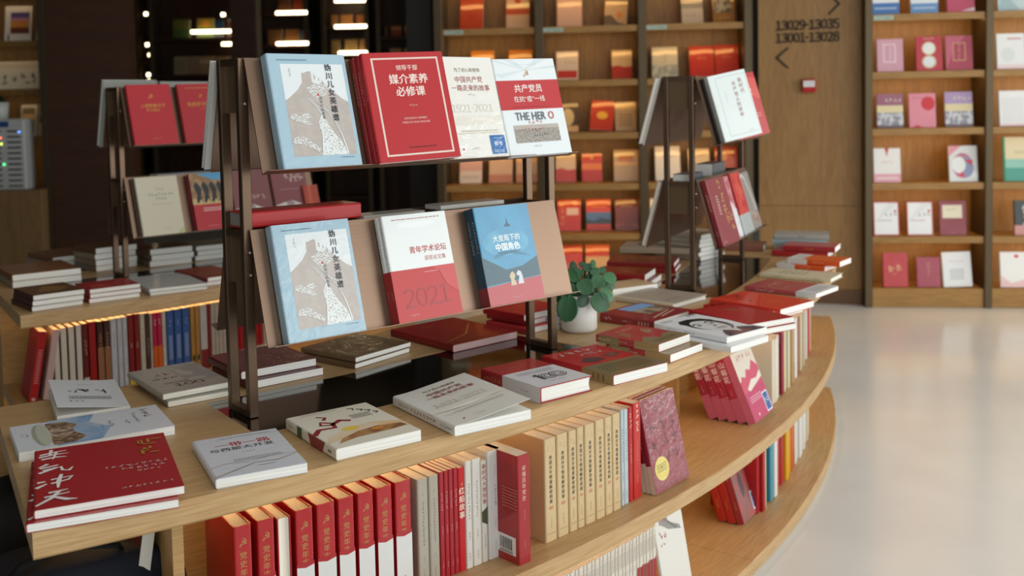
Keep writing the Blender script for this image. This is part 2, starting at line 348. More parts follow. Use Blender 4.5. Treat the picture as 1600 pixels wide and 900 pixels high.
# ------------------------------------------------------------------ the room
def slab(name, x0, x1, y0, y1, z0, z1, ma): mb = MB(); mb.box(x0, x1, y0, y1, z0, z1, ma); return structure(mb.build(name))
FLOORM = mottle('#d6dadb', '#dfe3e4', 3.5, .5, .2, 0, .3)
slab('floor', -8, 6.6, -3.6, 14.5, -.08, 0, FLOORM)
slab('ceiling', -8, 6.6, -3.6, 14.5, 3.6, 3.7, mat('#6a6256', .8))
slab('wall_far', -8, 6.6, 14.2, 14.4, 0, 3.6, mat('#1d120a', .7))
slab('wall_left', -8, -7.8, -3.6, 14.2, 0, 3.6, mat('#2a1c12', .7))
CA, CB = (-.62, 7.47), (1.78, 7.28); RA, RB = (2.43, 6.92), (4.4, 6.66)
# the oak wall panel between the two bookcases
def wallframe(P0, P1):
    L = math.hypot(P1[0]-P0[0], P1[1]-P0[1]); return L, math.atan2(P1[1]-P0[1], P1[0]-P0[0])
PA, PB_ = (1.76, 7.20), (2.44, 7.02)
L, a = wallframe(PA, PB_)
mb = MB(); mb.box(0, L, 0, .08, .1, .69, PANELW); mb.box(0, L, 0, .08, .693, 3.6, PANELW)
for k in range(1, 3): pass
o = structure(mb.build('wall_back', grain=2)); o.location = (PA[0], PA[1], 0); o.rotation_euler = (0, 0, a)
mb = MB(); mb.box(0, L, -.012, .08, 0, .1, BASEB); o = structure(mb.build('baseboard_back')); o.location = (PA[0], PA[1], 0); o.rotation_euler = (0, 0, a)
# lettering on the wall panel
def onwall(px, py): return online(px, py, PA, PB_)
def wallsign(name, label, cat, build):
    mb = MB(); build(mb); o = mb.build(name, None, uv=None); o.location = (PA[0], PA[1], 0); o.rotation_euler = (0, 0, a); return tag(o, label, cat)
def numline(s, x0, x1, y):
    def f(mb):
        sx, z = onwall(x0, y); ex, z2 = onwall(x1, y-2); vs, fs = text2d(s, .03); wv = max(v[0] for v in vs)-min(v[0] for v in vs); hv = max(v[1] for v in vs)-min(v[1] for v in vs)
        k = (ex-sx)/wv; kz = .071/hv; k0 = len(mb.v); ink = mat('#14100c', .5)
        mb.mesh([((sx+ex)/2+v[0]*k, -.006-v[2]*4, z+v[1]*kz) for v in vs], fs, ink); pass
        from collections import Counter
        cnt = Counter(tuple(sorted(e)) for q in fs for e in zip(q, q[1:]+q[:1]))
        for q in fs:
            for e in zip(q, q[1:]+q[:1]):
                if cnt[tuple(sorted(e))] == 1:
                    p = [((sx+ex)/2+vs[i][0]*k, z+vs[i][1]*kz) for i in e]; mb.poly([(p[0][0], -.006, p[0][1]), (p[1][0], -.006, p[1][1]), (p[1][0], -.0005, p[1][1]), (p[0][0], -.0005, p[0][1])], ink)
    return f
wallsign('room_number_sign', 'black numerals 13029-13035, the upper line on the oak wall panel', 'sign', numline('13029-13035', 1212, 1312, 40.5))
wallsign('room_number_sign', 'black numerals 13001-13028, the lower line on the oak wall panel', 'sign', numline('13001-13028', 1212, 1312, 60))
def chevron(tip, e1, e2):
    def f(mb):
        P = [np.array(onwall(*q)) for q in (e1, tip, e2)]; w = .0125; ink = mat('#14100c', .5)
        for A_, B_ in ((P[0], P[1]), (P[1], P[2])):
            d = (B_-A_)/np.linalg.norm(B_-A_); n = np.array([-d[1], d[0]])*w/2; A2, B2 = A_-d*w*.3, B_+d*w*.3; q = [A2+n, A2-n, B2-n, B2+n]
            vs = [(p[0], y, p[1]) for y in (-.006, -.0005) for p in q]; mb.mesh(vs, [(0, 1, 2, 3), (7, 6, 5, 4), (0, 4, 5, 1), (1, 5, 6, 2), (2, 6, 7, 3), (3, 7, 4, 0)], ink)
    return f
wallsign('arrow_sign', 'black arrow pointing left below the numerals on the oak panel', 'sign', chevron((1213.5, 90.5), (1231, 75), (1231, 106)))
wallsign('arrow_sign', 'black arrow pointing right above the numerals on the oak panel', 'sign', chevron((1311, 6), (1295, -10), (1295, 22)))
sx, sz = onwall(1264, 134)
r_ = tag(empty('fire_alarm_call_point'), 'small red fire alarm box with a white plate on the oak wall panel', 'fire alarm'); r_.location = (PA[0]+math.cos(a)*sx, PA[1]+math.sin(a)*sx, sz); r_.rotation_euler = (0, 0, a)
mb = MB(); mb.box(-.046, .046, -.045, -.0005, -.046, .046, mat('#b3161d', .35, 0, .3), .005); mb.build('housing', r_)
mb = MB(); mb.box(-.038, .038, -.048, -.0455, -.008, .034, mat('#e9e9ec', .4)); paint(mb, (-.038, -.048, -.008), (1, 0, 0), (0, 0, 1), .076, .042, [('s', .5, .5, 3, .42, '#5b6b86')]); mb.build('plate', r_, None)

# ------------------------------------------------------------------ wall bookcases
def bookcase(name, label, P0, P1, posts, tops, depth, wm, bm, ledm, pw=.055, zmax=3.3, plinth=.0, shelf_t=.046, labels=(), led_bays=None, ledw=.96, ledy=.024):
    """posts: distances of the upright centres along the front; tops: heights of the shelf tops"""
    L, a = wallframe(P0, P1); root = tag(empty(name, (P0[0], P0[1], 0), a), label, 'bookcase')
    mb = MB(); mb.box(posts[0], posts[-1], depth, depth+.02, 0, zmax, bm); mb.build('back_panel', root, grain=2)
    for p in posts: mb = MB(); mb.box(p-pw/2, p+pw/2, -.012, depth, 0, zmax, POST, .004); mb.build('upright', root)
    for i, z in enumerate(tops):
        for j in range(len(posts)-1):
            x0, x1 = posts[j]+pw/2+.001, posts[j+1]-pw/2-.001; sh = MB(); sh.box(x0, x1, 0, depth-.001, z-shelf_t*.55 if z > .2 else 0.0, z, wm, .002)
            if z > .2: sh.box(x0, x1, 0, .022, z-shelf_t, z-shelf_t*.5, wm, .002)
            s_ = sh.build('shelf', root)
            if i and ledm is not None and (led_bays is None or (i, j) in led_bays or j in led_bays):
                q = (x1-x0)*(1-ledw)/2; l = MB(); l.box(x0+q, x1-q, ledy, ledy+.024, z-shelf_t*.55-.012, z-shelf_t*.55-.0005, ledm); l.build('led_strip', s_, None)
    for x0, x1, z in labels:
        mb = MB(); mb.box(x0, x1, -.0035, -.0005, z-.038, z-.008, mat('#a9bcae', .4)); paint(mb, (x0, -.0035, z-.038), (1, 0, 0), (0, 0, 1), x1-x0, .03, [('s', .3, .5, 2, .5, '#3d4a42'), ('l', .5, .3, .9, .7, '#3d4a42', 1)]); mb.build('shelf_label', root, None)
    root['L'] = L; return root, a
TOPS = [.132, .49, .857, 1.23, 1.615, 2.005]
# central case
cposts = [online(x, 100, CA, CB)[0] for x in (685.5, 843, 1004, 1169.5)]
clab = [tuple(online(x, 46, CA, CB)[0] for x in q)+(2.005,) for q in ((694, 724), (848, 880), (1010, 1042))]
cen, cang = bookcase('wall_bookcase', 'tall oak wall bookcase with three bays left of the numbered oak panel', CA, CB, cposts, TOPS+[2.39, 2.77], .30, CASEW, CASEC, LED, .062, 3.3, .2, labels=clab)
rposts = [online(x, 200, RA, RB)[0] for x in (1357, 1545)]; rposts.append(2*rposts[1]-rposts[0])
rlab = [tuple(online(x, 31, RA, RB)[0] for x in (1365, 1396))+(2.005,)]
rig, rang = bookcase('wall_bookcase', 'bright oak wall bookcase right of the numbered oak panel', RA, RB, rposts, TOPS+[2.39, 2.77], .30, CASEW, CASEW, LED, .05, 3.3, .2, labels=rlab, ledy=.085)
# the bookcase at far left: display shelves over a cabinet
LA, LB = (-4.9, 8.1), (-3.70, 8.1)
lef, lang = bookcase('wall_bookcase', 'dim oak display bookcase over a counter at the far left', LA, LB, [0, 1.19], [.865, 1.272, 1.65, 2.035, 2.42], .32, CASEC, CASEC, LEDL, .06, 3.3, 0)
mb = MB(); mb.box(-.3, 1.235, -.24, -.013, 0, .86, GREYW, .003)
o = mb.build('cabinet_front', lef, grain=2)
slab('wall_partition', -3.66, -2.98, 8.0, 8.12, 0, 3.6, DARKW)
slab('trim_1', -3.69, -3.645, 7.96, 8.13, 0, 3.6, mat('#3a3020', .5))

# the dark bookcases far behind, lit by strips under the shelves
def farcase(label, x0, x1, Y, tops, leds, books, pw=.05):
    P0 = ((x0-800)/FPX*Y, Y); P1 = ((x1-800)/FPX*Y, Y); L = P1[0]-P0[0]
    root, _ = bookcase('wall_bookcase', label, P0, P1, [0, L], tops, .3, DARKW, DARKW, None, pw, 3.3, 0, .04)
    for q in leds:
        xa, xb, y = q; s0, z = online(xa, y, P0, P1); s1, _ = online(xb, y, P0, P1); mb = MB(); mb.box(s0, s1, -.02, -.004, z-.02, z+.02, LEDF, .006); mb.build('led_strip', root, None)
    for i, (xa, ya, xb, yb, c, lb, ops) in enumerate(books):
        s0, z0 = online(xa, yb, P0, P1); s1, z1 = online(xb, ya, P0, P1); zz = min(tops, key=lambda q: abs(q-z0)); 
        b = B(lb, s1-s0, max(.1, z1-z0), .02, c, ops, small=True, coat=.4); put(b, (P0[0]+s0, Y+.10, zz+.001), (1, 0, 0), (0, .12, 1))
    return root
def zY(y, Y): return H+(166-y)/FPX*Y
def ftops(ys, Y): return sorted(zY(y, Y) for y in ys)
YF = 12.6
fa = [('#7d7a34', [('r', 0, 0, 1, .45, '#5e7a3a')]), ('#c9a66a', []), ('#8b5a2a', [])]
farcase('dark bookcase with yellow and green covers, leftmost of those far behind', 243, 371, YF, ftops((48, 105, 158, 211, 268, 330), YF),
    [(299, 367, 50), (347, 369, 69), (346, 352, 23)],
    [(266, 15, 292, 45, '#7a7638', 'yellow-green cover, leftmost on the upper shelf of the far dark bookcase', [('r', 0, 0, 1, .5, '#566f38')]),
     (304, 14, 330, 45, '#8f7f33', 'green cover with an orange spot on the upper shelf of the far dark bookcase', [('r', 0, 0, 1, .5, '#5d7a3c'), ('e', .5, .75, .25, .2, '#c98a3a')]),
     (333, 17, 345, 45, '#1d3550', 'dark blue cover beside a green cover in the far dark bookcase', []),
     (352, 16, 367, 45, '#5a3a2a', 'brown cover at the right end of the upper far dark shelf', []),
     (268, 73, 287, 102, '#b5a37c', 'cream cover, leftmost in the lower cream row of the far dark bookcase', [('l', .1, .2, .9, .8, '#6d6250', 5)]),
     (288, 73, 307, 102, '#b08f74', 'pinkish cover second in the lower cream row of the far dark bookcase', []),
     (309, 73, 330, 102, '#b8966c', 'tan cover third in the lower cream row of the far dark bookcase', [('r', 0, .6, 1, .8, '#e0c090')]),
     (332, 74, 350, 102, '#a07f5e', 'brown cover fourth in the lower cream row of the far dark bookcase', []),
     (352, 74, 369, 102, '#a98a6a', 'beige cover at the right end of the lower cream row far behind', [])])
farcase('dark case as glossy post, glowing bars for LED reflections, far left of the aisle', 222, 243, YF+.3, ftops((32, 80, 140, 200), YF), [(226, 237, 22), (228, 238, 70), (232, 239, 86), (230, 240, 117), (231, 238, 127)], [])  # bars glow in place of strip reflections on a dark post
farcase('dark bookcase with two light strips directly behind the blue book', 409, 484, YF, ftops((12, 62, 118, 170, 222), YF), [(431, 480, 20.5), (432, 482, 68.5)],
    [(416, 35, 438, 60, '#7a5230', 'brown cover, left one behind the big blue book on the far shelf', []), (443, 35, 464, 60, '#84582f', 'tan cover in the middle behind the big blue book on the far shelf', []), (465, 37, 470, 60, '#2b4a5a', 'thin teal cover on the far shelf behind the blue book', []), (471, 36, 481, 60, '#7a3f33', 'reddish cover at right on the far shelf behind the blue book', []),
     (432, -14, 450, 10, '#6a3f22', 'dark brown cover at the top edge above the far light strips', []), (455, -14, 476, 10, '#8a3a20', 'dark red cover at the top edge above the far light strips', [])])
farcase('dark bookcase with three light strips behind the red book with a white frame', 511, 578, YF, ftops((35, 78, 130, 182, 300), YF), [(523, 571, 1.5), (523, 573, 42), (529, 574, 83)],
    [(516, 15, 525, 34, '#a9743e', 'tan cover, left of three on the upper shelf by the three light strips', []), (530, 15, 549, 34, '#b57a42', 'tan cover, middle of three on the upper shelf by the three light strips', []), (555, 16, 573, 34, '#b0683a', 'orange-brown cover, right of three on the upper shelf by the three light strips', []),
     (516, 54, 529, 77, '#a5864e', 'cream cover, left of three on the lower shelf by the three light strips', [('l', .2, .2, .8, .6, '#5b4a2a', 3)]), (537, 54, 556, 77, '#ab8a52', 'cream cover, middle of three on the lower shelf by the three light strips', [('l', .2, .2, .8, .6, '#5b4a2a', 3)]), (560, 54, 574, 77, '#a98050', 'cream cover, right of three on the lower shelf by the three light strips', [])])
farcase('dark unlit bookcase with orange covers, rightmost of those far behind', 596, 660, YF, ftops((52, 88, 130, 180), YF), [],
    [(600, 34, 603, 50, '#8a5030', 'sliver of an orange cover at the left of the far unlit shelf', []), (610, 34, 625, 51, '#a8502c', 'orange cover in the middle of the far unlit shelf', [('r', 0, .6, 1, .9, '#d08a5a')]), (631, 33, 642, 51, '#a05030', 'orange cover at the right of the far unlit shelf', [('r', 0, .5, 1, .9, '#d08a5a')]),
     (608, 69, 625, 87, '#b07a4a', 'tan cover on the lower far unlit shelf, left one', [('r', 0, .6, 1, .9, '#d8a06a')]), (630, 69, 643, 87, '#b07a4a', 'tan cover on the lower far unlit shelf, right one', [('r', 0, .6, 1, .9, '#d8a06a')])])
slab('trim_2', (372-800)/FPX*10, (411-800)/FPX*10, 9.9, 10.1, 0, 3.6, DARKW); slab('trim_3', (644-800)/FPX*8.4, (681-800)/FPX*8.4, 8.2, 8.5, 0, 3.6, mat('#1b130d', .35))

# ------------------------------------------------------------------ covers on the wall bookcases
def onshelf(case, ang, P0, P1, px0, px1, ztop, h, c, ops, label, group, t=.02, lean=8, tilt=0, coat=.4, hard=False):
    zi = min(TOPS, key=lambda q: abs(q-ztop)); y_ = project((P0[0]+.8*(P1[0]-P0[0]), P0[1], zi))[1]
    s0, s1 = online(px0, y_, P0, P1)[0], online(px1, y_, P0, P1)[0]; w = (s1-s0)*1.01
    d = .055 if lean < 12 else .15; h = h*(1.0 if lean < 12 else 1.06)
    b = B(label, w, h, t, c, ops, small=True, coat=coat, film='gloss' if lean > 12 else coat > .3, group=group, hard=hard); ca, sa = math.cos(ang), math.sin(ang)
    lr = rad(lean); p = np.array([P0[0]+ca*s0-sa*d, P0[1]+sa*s0+ca*d, zi+.0008+t*math.sin(lr)*0]); nin = np.array([-sa, ca, 0]); xw = np.array([ca, sa, 0]); ey = np.array([0, 0, 1])*math.cos(lr)+nin*math.sin(lr)
    tl = rad(tilt); e1 = xw*math.cos(tl)+ey*math.sin(tl); e2 = ey*math.cos(tl)-xw*math.sin(tl)
    if tl < 0: p = p+np.array([0, 0, w*math.sin(-tl)])
    put(b, p, e1, e2); return b
G = 'covers facing out on the right wall bookcase'
def RS(*q, **k): return onshelf(rig, rang, RA, RB, *q, G, **k)
WB = [('r', 0, 0, 1, .30, '#4a7bb8'), ('l', .1, .12, .9, .2, '#d7e2ee', 1), ('r', .1, .45, .5, .8, '#e4e9ee')]
RS(1365, 1407, 2.005, .26, '#eef1f2', WB, 'white cover with a blue foot band at the top left of the right bookcase')
RS(1425.5, 1468, 2.005, .26, '#eef1f2', [('r', 0, 0, 1, .26, '#6c97c8'), ('p', [(0, 1), (1, 1), (1, .3), (.5, .26), (0, .3)], '#e8eef2'), ('l', .1, .1, .9, .18, '#d7e2ee', 1)], 'white cover with a paler blue band, second on the top right shelf')
RS(1482, 1525.5, 2.005, .26, '#c2506a', [('p', [(0, 1), (1, 1), (1, .35), (.4, .6)], '#e8dfe4'), ('p', [(.5, .02), (1, .02), (1, .12)], '#e9ccd4')], 'pink and white cover at the right of the top right shelf')
RS(1372.5, 1413.6, 1.615, .225, '#d9a3b2', [('r', .25, .28, .72, .85, '#f0dfe2'), ('r', .29, .31, .68, .82, '#d9a3b2'), ('s', .5, .56, 4, .1, '#f0dfe2', 'v')], 'pale pink cover with a small framed title')
RS(1434, 1475, 1.615, .235, '#c03a4a', [('e', .5, .65, .26, .19, '#e5d9b0'), ('e', .5, .65, .21, .155, '#eef0ea'), ('e', .5, .26, .27, .19, '#d8c8a0'), ('e', .5, .26, .21, .15, '#e7eaea'), ('s', .5, .92, 4, .07, '#f0dfd0')], 'red cover with two round pale medallions')
RS(1481, 1523, 1.615, .235, '#b0455a', [('p', [(0, 0), (0, 1), (.75, 1), (.3, .6)], '#c4647a'), ('r', .27, .27, .74, .8, '#d8b080'), ('r', .3, .29, .71, .78, '#b0455a'), ('s', .5, .53, 5, .085, '#d8b080', 'v')], 'dark pink cover with a gold framed title')
LS = lambda c: [('r', 0, .6, 1, 1, c), ('r', 0, .45, 1, .66, '#e6d6a8'), ('r', 0, 0, 1, .45, mottle('#8d8d9a', '#d5d5da', 40, .5, .4, .4)), ('s', .62, .8, 4, .11, '#f4ecd0'), ('r', 0, 0, 1, .08, '#6f5a62')]
RS(1373, 1413.6, 1.23, .235, '#b48aa0', LS('#a0647c'), 'mountain landscape cover with a purple sky, left on its shelf')
RS(1423, 1465, 1.23, .235, '#e38d9d', [('e', .72, .7, .25, .2, '#d2303c'), ('p', [(.1, 0), (.5, 0), (.3, .08)], '#d2303c'), ('s', .4, .86, 5, .07, '#a8525e')], 'pink cover with a big red disc')
RS(1480, 1523, 1.23, .24, '#b8a0c0', LS('#b49ac2'), 'mountain landscape cover with a lilac sky, right on its shelf')
RS(1367.6, 1409.6, .857, .235, '#f0ece8', [('r', 0, 0, 1, .25, '#e7a5b2'), ('p', [(.42, 1), (.5, .75), (.58, 1)], '#c43a3a'), ('s', .5, .58, 4, .08, '#d08a95'), ('r', .1, .1, .9, .14, '#f4e4e6')], 'white cover with a pink foot and a red ribbon mark')
RS(1486, 1530.5, .857, .245, '#e3e4e2', [('p', [(0, .7), (0, 1), (.45, 1)], '#e59aa6'), ('e', .48, .45, .36, .35, '#c9738a'), ('e', .56, .4, .30, .3, '#8a96b8'), ('e', .35, .47, .24, .23, '#f0efec'), ('p', [(.5, .62), (.85, .6), (.8, .45)], '#cf3146'), ('p', [(.25, .15), (.55, .12), (.5, .3)], '#d33c52'), ('e', .9, .18, .1, .1, '#f4f6f8')], 'white cover with a colourful ring design')
RWB = [('r', .05, .03, .95, .97, '#f2f2f2'), ('p', [(.05, .4), (.95, .9), (.95, .97), (.6, .97)], '#e6e8ea'), ('s', .68, .6, 3, .11, '#33343a'), ('e', .85, .72, .05, .04, '#c43a3a'), ('l', .15, .42, .7, .47, '#a06a6a', 1)]
RS(1367, 1407.5, .49, .232, '#c23c46', RWB, 'white cover with a red border and black title, left of the two')
RS(1419.5, 1460.6, .49, .232, '#c23c46', RWB, 'white cover with a red border and black title, right of the two')
RS(1470.5, 1513, .49, .235, '#8d2c3c', [('r', .13, .5, .85, .88, '#e9dfc4'), ('s', .45, .75, 4, .06, '#6b5a48'), ('s', .5, .06, 3, .05, '#c88a90')], 'maroon cover with a cream title label')
RS(1382, 1421, .132, .235, '#c0272f', [('s', .5, .52, 2, .2, '#ecc98a'), ('l', .4, .36, .6, .4, '#d89a6a', 1)], 'bright red cover with a gold title on the bottom shelf of the right bookcase')
RS(1435, 1472, .132, .205, '#a63c52', [('s', .5, .6, 4, .1, '#d8a878', 'v')], 'small dusky pink cover with a gold vertical title')
RS(1477, 1522, .132, .238, '#eceef0', [('s', .5, .72, 6, .06, '#d08a80'), ('l', .25, .2, .75, .52, '#9aa4ac', 6)], 'white cover with grey handwriting on the bottom right shelf', tilt=2)
RS(1562, 1606, 2.005, .26, '#c8d8da', [('p', [(0, 0), (.8, 0), (.2, .5)], '#a8c0c4')], 'pale teal cover at the right picture edge, top shelf')
RS(1561, 1605, 1.615, .24, '#eeeeec', [('l', .4, .8, .9, .92, '#cf8080', 1), ('e', .4, .4, .25, .2, '#e0e2e2'), ('r', 0, 0, 1, .12, '#efd8da')], 'white cover with red script at the right picture edge')
RS(1565, 1608, 1.23, .24, '#ecebea', [('r', .1, .1, .9, .8, '#e4e2e2'), ('r', 0, 0, 1, .06, '#e7c8cc')], 'plain white cover at the right picture edge')
RS(1572, 1626, .857, .30, '#3f9a86', [('r', .06, .5, 1, 1, '#e0cfa6'), ('r', .06, .3, 1, .5, '#8cc0b0'), ('e', .75, .85, .1, .08, '#d8453a'), ('s', .55, .65, 5, .06, '#3a5a50'), ('r', 0, 0, .06, 1, '#2f8a5a')], 'tall green and cream cover at the right picture edge')
RS(1589, 1632, .49, .235, '#2c2f2e', [('s', .4, .55, 3, .2, '#e9e9e4', 'v'), ('r', 0, 0, 1, .28, '#c98a84')], 'black cover with big white characters at the right picture edge')
RS(1566.5, 1610, .132, .24, '#efeeec', [('p', [(0, 0), (1, 0), (1, .25), (.4, .12), (0, .35)], '#e9c4c4'), ('e', .6, .88, .08, .05, '#d0393a')], 'white cover with pink blossom at the right picture edge')
G = 'covers facing out on the central wall bookcase'
def CS(*q, **k): k.setdefault('lean', 21); k['coat'] = max(.7, k.get('coat', .6)); return onshelf(cen, cang, CA, CB, *q, G, **k)
CS(714, 751, 2.005, .25, '#b03a1e', [('e', .5, .55, .3, .25, '#a8301a')], 'glossy red cover at the top left of the central bookcase', coat=.8)
CS(788, 825, 2.005, .245, '#c9a98c', [('r', 0, .42, 1, .62, '#b5472c'), ('e', .5, .85, .15, .08, '#b5472c')], 'cream cover with a red band beside the glossy red cover', coat=.8)
CS(869, 909, 2.005, .25, '#c79a80', [('r', .03, .03, .97, .97, '#cda48c')], 'plain pale pink cover on the top shelf of the central bookcase', coat=.8)
CS(944, 980, 2.005, .18, '#c9a47c', [('p', [(0, 0), (0, .35), (.3, .4), (.6, .1), (1, 0)], '#6d5a48'), ('e', .65, .4, .12, .15, '#d8893a')], 'small square picture cover tilted on the top central shelf', tilt=-4)
CS(1068, 1102, 2.005, .23, '#b3a693', [('r', 0, .5, 1, .8, '#8a8478'), ('r', 0, .8, 1, 1, '#e0b070'), ('s', .4, .25, 4, .08, '#6b655c')], 'grey picture cover in the third bay of the central bookcase')
CS(1118, 1153, 2.005, .22, '#8a6232', [('r', .08, .35, .85, 1, mottle('#4a463e', '#9a9484', 25, .5)), ('s', .5, .15, 3, .1, '#d8b070')], 'dark portrait-style cover at the right of the top central shelf')
CS(731, 768, 1.615, .235, '#cf7a1e', [('r', 0, .5, 1, .75, '#d88a2a')], 'orange cover, left of two behind the white books', coat=.8)
CS(792, 829, 1.615, .235, '#cf7a1e', [('r', 0, .5, 1, .75, '#d88a2a')], 'orange cover, right of two behind the white books', coat=.8)
CS(868, 903, 1.615, .215, '#c9b5a0', [('r', .06, .06, .94, .32, '#b5302a'), ('s', .6, .6, 3, .12, '#8a8078')], 'white cover with a red foot panel behind the hero book')
CS(957, 989, 1.615, .215, '#d0b084', [('p', [(0, 0), (1, 0), (1, .42), (.6, .4), (.3, .46), (0, .42)], '#b53224'), ('s', .6, .66, 4, .08, '#9a7a50')], 'cream cover with a torn red foot in the second central bay', coat=.7)
CS(1021, 1062, 1.615, .23, '#c4b798', [('r', 0, 0, 1, .42, mottle('#8f8f80', '#b5b09a', 30)), ('s', .5, .6, 3, .1, '#8a5a44', 'v')], 'grey-green landscape cover in the third central bay', coat=.7)
CS(1081, 1120, 1.615, .23, '#b5281c', [('s', .5, .6, 3, .08, '#e0a070')], 'glossy red cover, left of the red pair in the third bay', coat=.8)
CS(1122, 1160, 1.615, .235, '#b5281c', [('s', .5, .6, 3, .08, '#e0a070')], 'glossy red cover, right of the red pair in the third bay', coat=.8)
CS(870, 903, 1.23, .215, '#4a3a2c', [('e', .5, .5, .3, .3, '#c9b080'), ('r', 0, 0, 1, .2, '#c9a070')], 'dark picture cover half hidden by the hero book')
CS(921, 958, 1.23, .22, '#b8321c', [('e', .5, .5, .24, .13, '#e0a83c')], 'red cover with a gold emblem tilted against its neighbour', tilt=-5)
CS(962, 996, 1.23, .215, '#b59a78', [('r', 0, .75, 1, .95, '#dcb880'), ('l', .2, .15, .8, .6, '#7a6448', 4)], 'tan cover with rows of stamps beside the tilted red one')
CS(1020, 1055, 1.23, .21, '#b08a60', [], 'tan cover behind the left rail of the right rack')
CS(714, 749, .857, .2, '#d8c4b4', [('r', 0, .45, 1, 1, '#cf9c8c'), ('l', .1, .15, .9, .3, '#9a8a80', 2)], 'pink and white cover, first under the rack panel')
CS(761, 798, .857, .2, '#cda888', [('r', 0, 0, 1, .3, '#c07a58')], 'tan cover, second under the rack panel')
CS(804, 842, .857, .2, '#d0ac8a', [('r', 0, .75, 1, .95, '#e8c08a'), ('r', 0, 0, 1, .3, '#c58050')], 'tan cover, third under the rack panel beside a rack post')
CS(867, 899, .857, .205, '#cfae86', [('p', [(0, 0), (1, 0), (1, .45), (.6, .42), (.3, .5), (0, .45)], '#b8342a')], 'cream and red cover right of the rack post', coat=.7)
CS(909, 941, .857, .205, '#b92a1e', [('r', 0, .42, 1, .65, '#d8702c'), ('e', .5, .85, .08, .05, '#d8a050')], 'red cover with a bright orange streak', coat=.8)
CS(960, 999, .857, .23, '#c2a684', [('r', .2, .62, .8, .8, '#c87a4a'), ('r', 0, .5, 1, .6, '#e0b070')], 'large pale cover at the right of its central shelf', coat=.7)
CS(1026, 1066, .857, .25, '#d8cdbc', [('s', .5, .7, 4, .07, '#b09078')], 'white cover seen through the left side of the right rack')
CS(1079, 1113, .857, .23, '#cdb48a', [('s', .5, .8, 4, .07, '#a08050')], 'cream cover seen through the middle of the right rack')
CS(1122, 1158, .857, .24, '#a32a20', [('e', .55, .5, .3, .3, '#c8603a'), ('e', .4, .7, .15, .12, '#d89a6a')], 'red and gold cover seen through the right rack')
CS(870, 907, .49, .23, '#c2281e', [('s', .2, .5, 4, .16, '#d89a3c', 'v'), ('r', .4, .5, .9, .72, '#d8b8a4'), ('e', .75, .88, .12, .08, '#d87a4a')], 'red cover with a gold vertical title above the plant')
CS(916, 955, .49, .23, '#c8301e', [('r', 0, .2, 1, .58, '#4a6c9c'), ('p', [(0, .2), (1, .2), (1, .34), (.6, .4), (.3, .3), (0, .36)], '#33404c'), ('r', 0, 0, 1, .12, '#a82418'), ('l', .2, .72, .8, .8, '#d88a3a', 1)], 'red cover with a blue landscape band')
CS(962, 1000, .49, .23, '#7c2a26', [('l', .25, .72, .75, .82, '#c8a090', 1), ('p', [(0, .1), (.5, .2), (1, .08), (1, .2), (0, .2)], '#9a4a44')], 'dark maroon cover beside the blue landscape one')
CS(1018, 1050, .49, .23, '#d8cbb4', [], 'white cover behind the left panel of the right rack')
CS(874, 910, .132, .24, '#b8261c', [('s', .5, .35, 4, .2, '#e08a80')], 'red cover just left of the plant top')
CS(915, 953, .132, .24, '#c9a26a', [('r', 0, .65, 1, 1, '#b82a1e'), ('r', 0, .92, 1, 1, '#d8603a')], 'cream and red cover directly above the plant')

# ------------------------------------------------------------------ far left display
def LP(px, py): return online(px, py, LA, LB)
def leftitem(name, label, cat, px0, px1, ytop, ybot, zt, build_ops, c, t=.018, lean=10, tilt=0):
    s0, _ = LP(px0, ybot); s1, _ = LP(px1, ybot); _, z0 = LP(px0, ytop); h = z0-zt
    b = B(label, s1-s0, h, t, c, build_ops, small=True, coat=.5, name=name, cat=cat); put(b, (LA[0]+s0, LA[1]+.07, zt+.001), (math.cos(rad(tilt)), 0, math.sin(rad(tilt))), (0, math.sin(rad(lean)), math.cos(rad(lean)))); return b
SUN = [('r', .22, .2, .93, .82, '#5a4a78'), ('r', .22, .35, .93, .62, '#c9803a'), ('r', .22, .2, .93, .38, '#6a3a28'), ('r', .22, .58, .93, .66, '#b87a8a'), ('p', [(.12, .02), (.2, .02), (.18, .2), (.14, .2)], '#2a2420')]
leftitem('postcard', 'white card with a sunset picture on the top far left shelf, nearer the edge', 'card', 1, 43, 8, 61, 2.035, SUN, '#d9cfc0')
leftitem('postcard', 'white card with a sunset picture tucked by the dark partition, top far left shelf', 'card', 51, 74, 8, 60, 2.035, SUN, '#d9cfc0', tilt=-0)
leftitem('calligraphy_print', 'long cream print with black brush writing on the second far left shelf', 'print', -10, 74, 96, 137, 1.65, [('s', .5, .3, 9, .32, '#26221c'), ('r', 0, .75, 1, .95, '#cbb896')], '#d8cbb0')
leftitem('postcard', 'leaning framed card behind the charging cabinet on the third far left shelf', 'card', 26, 51, 164, 206, 1.272, [('r', .1, .1, .9, .9, '#7d6c48'), ('r', .15, .5, .85, .7, '#d8a860')], '#cfc3ac')
leftitem('postcard', 'cream card with a landscape at the right end of the third far left shelf', 'card', 54, 80, 164, 211, 1.272, [('r', .05, .4, .95, .95, '#5a5030'), ('r', .1, .65, .9, .8, '#d8a860')], '#bfae8c')
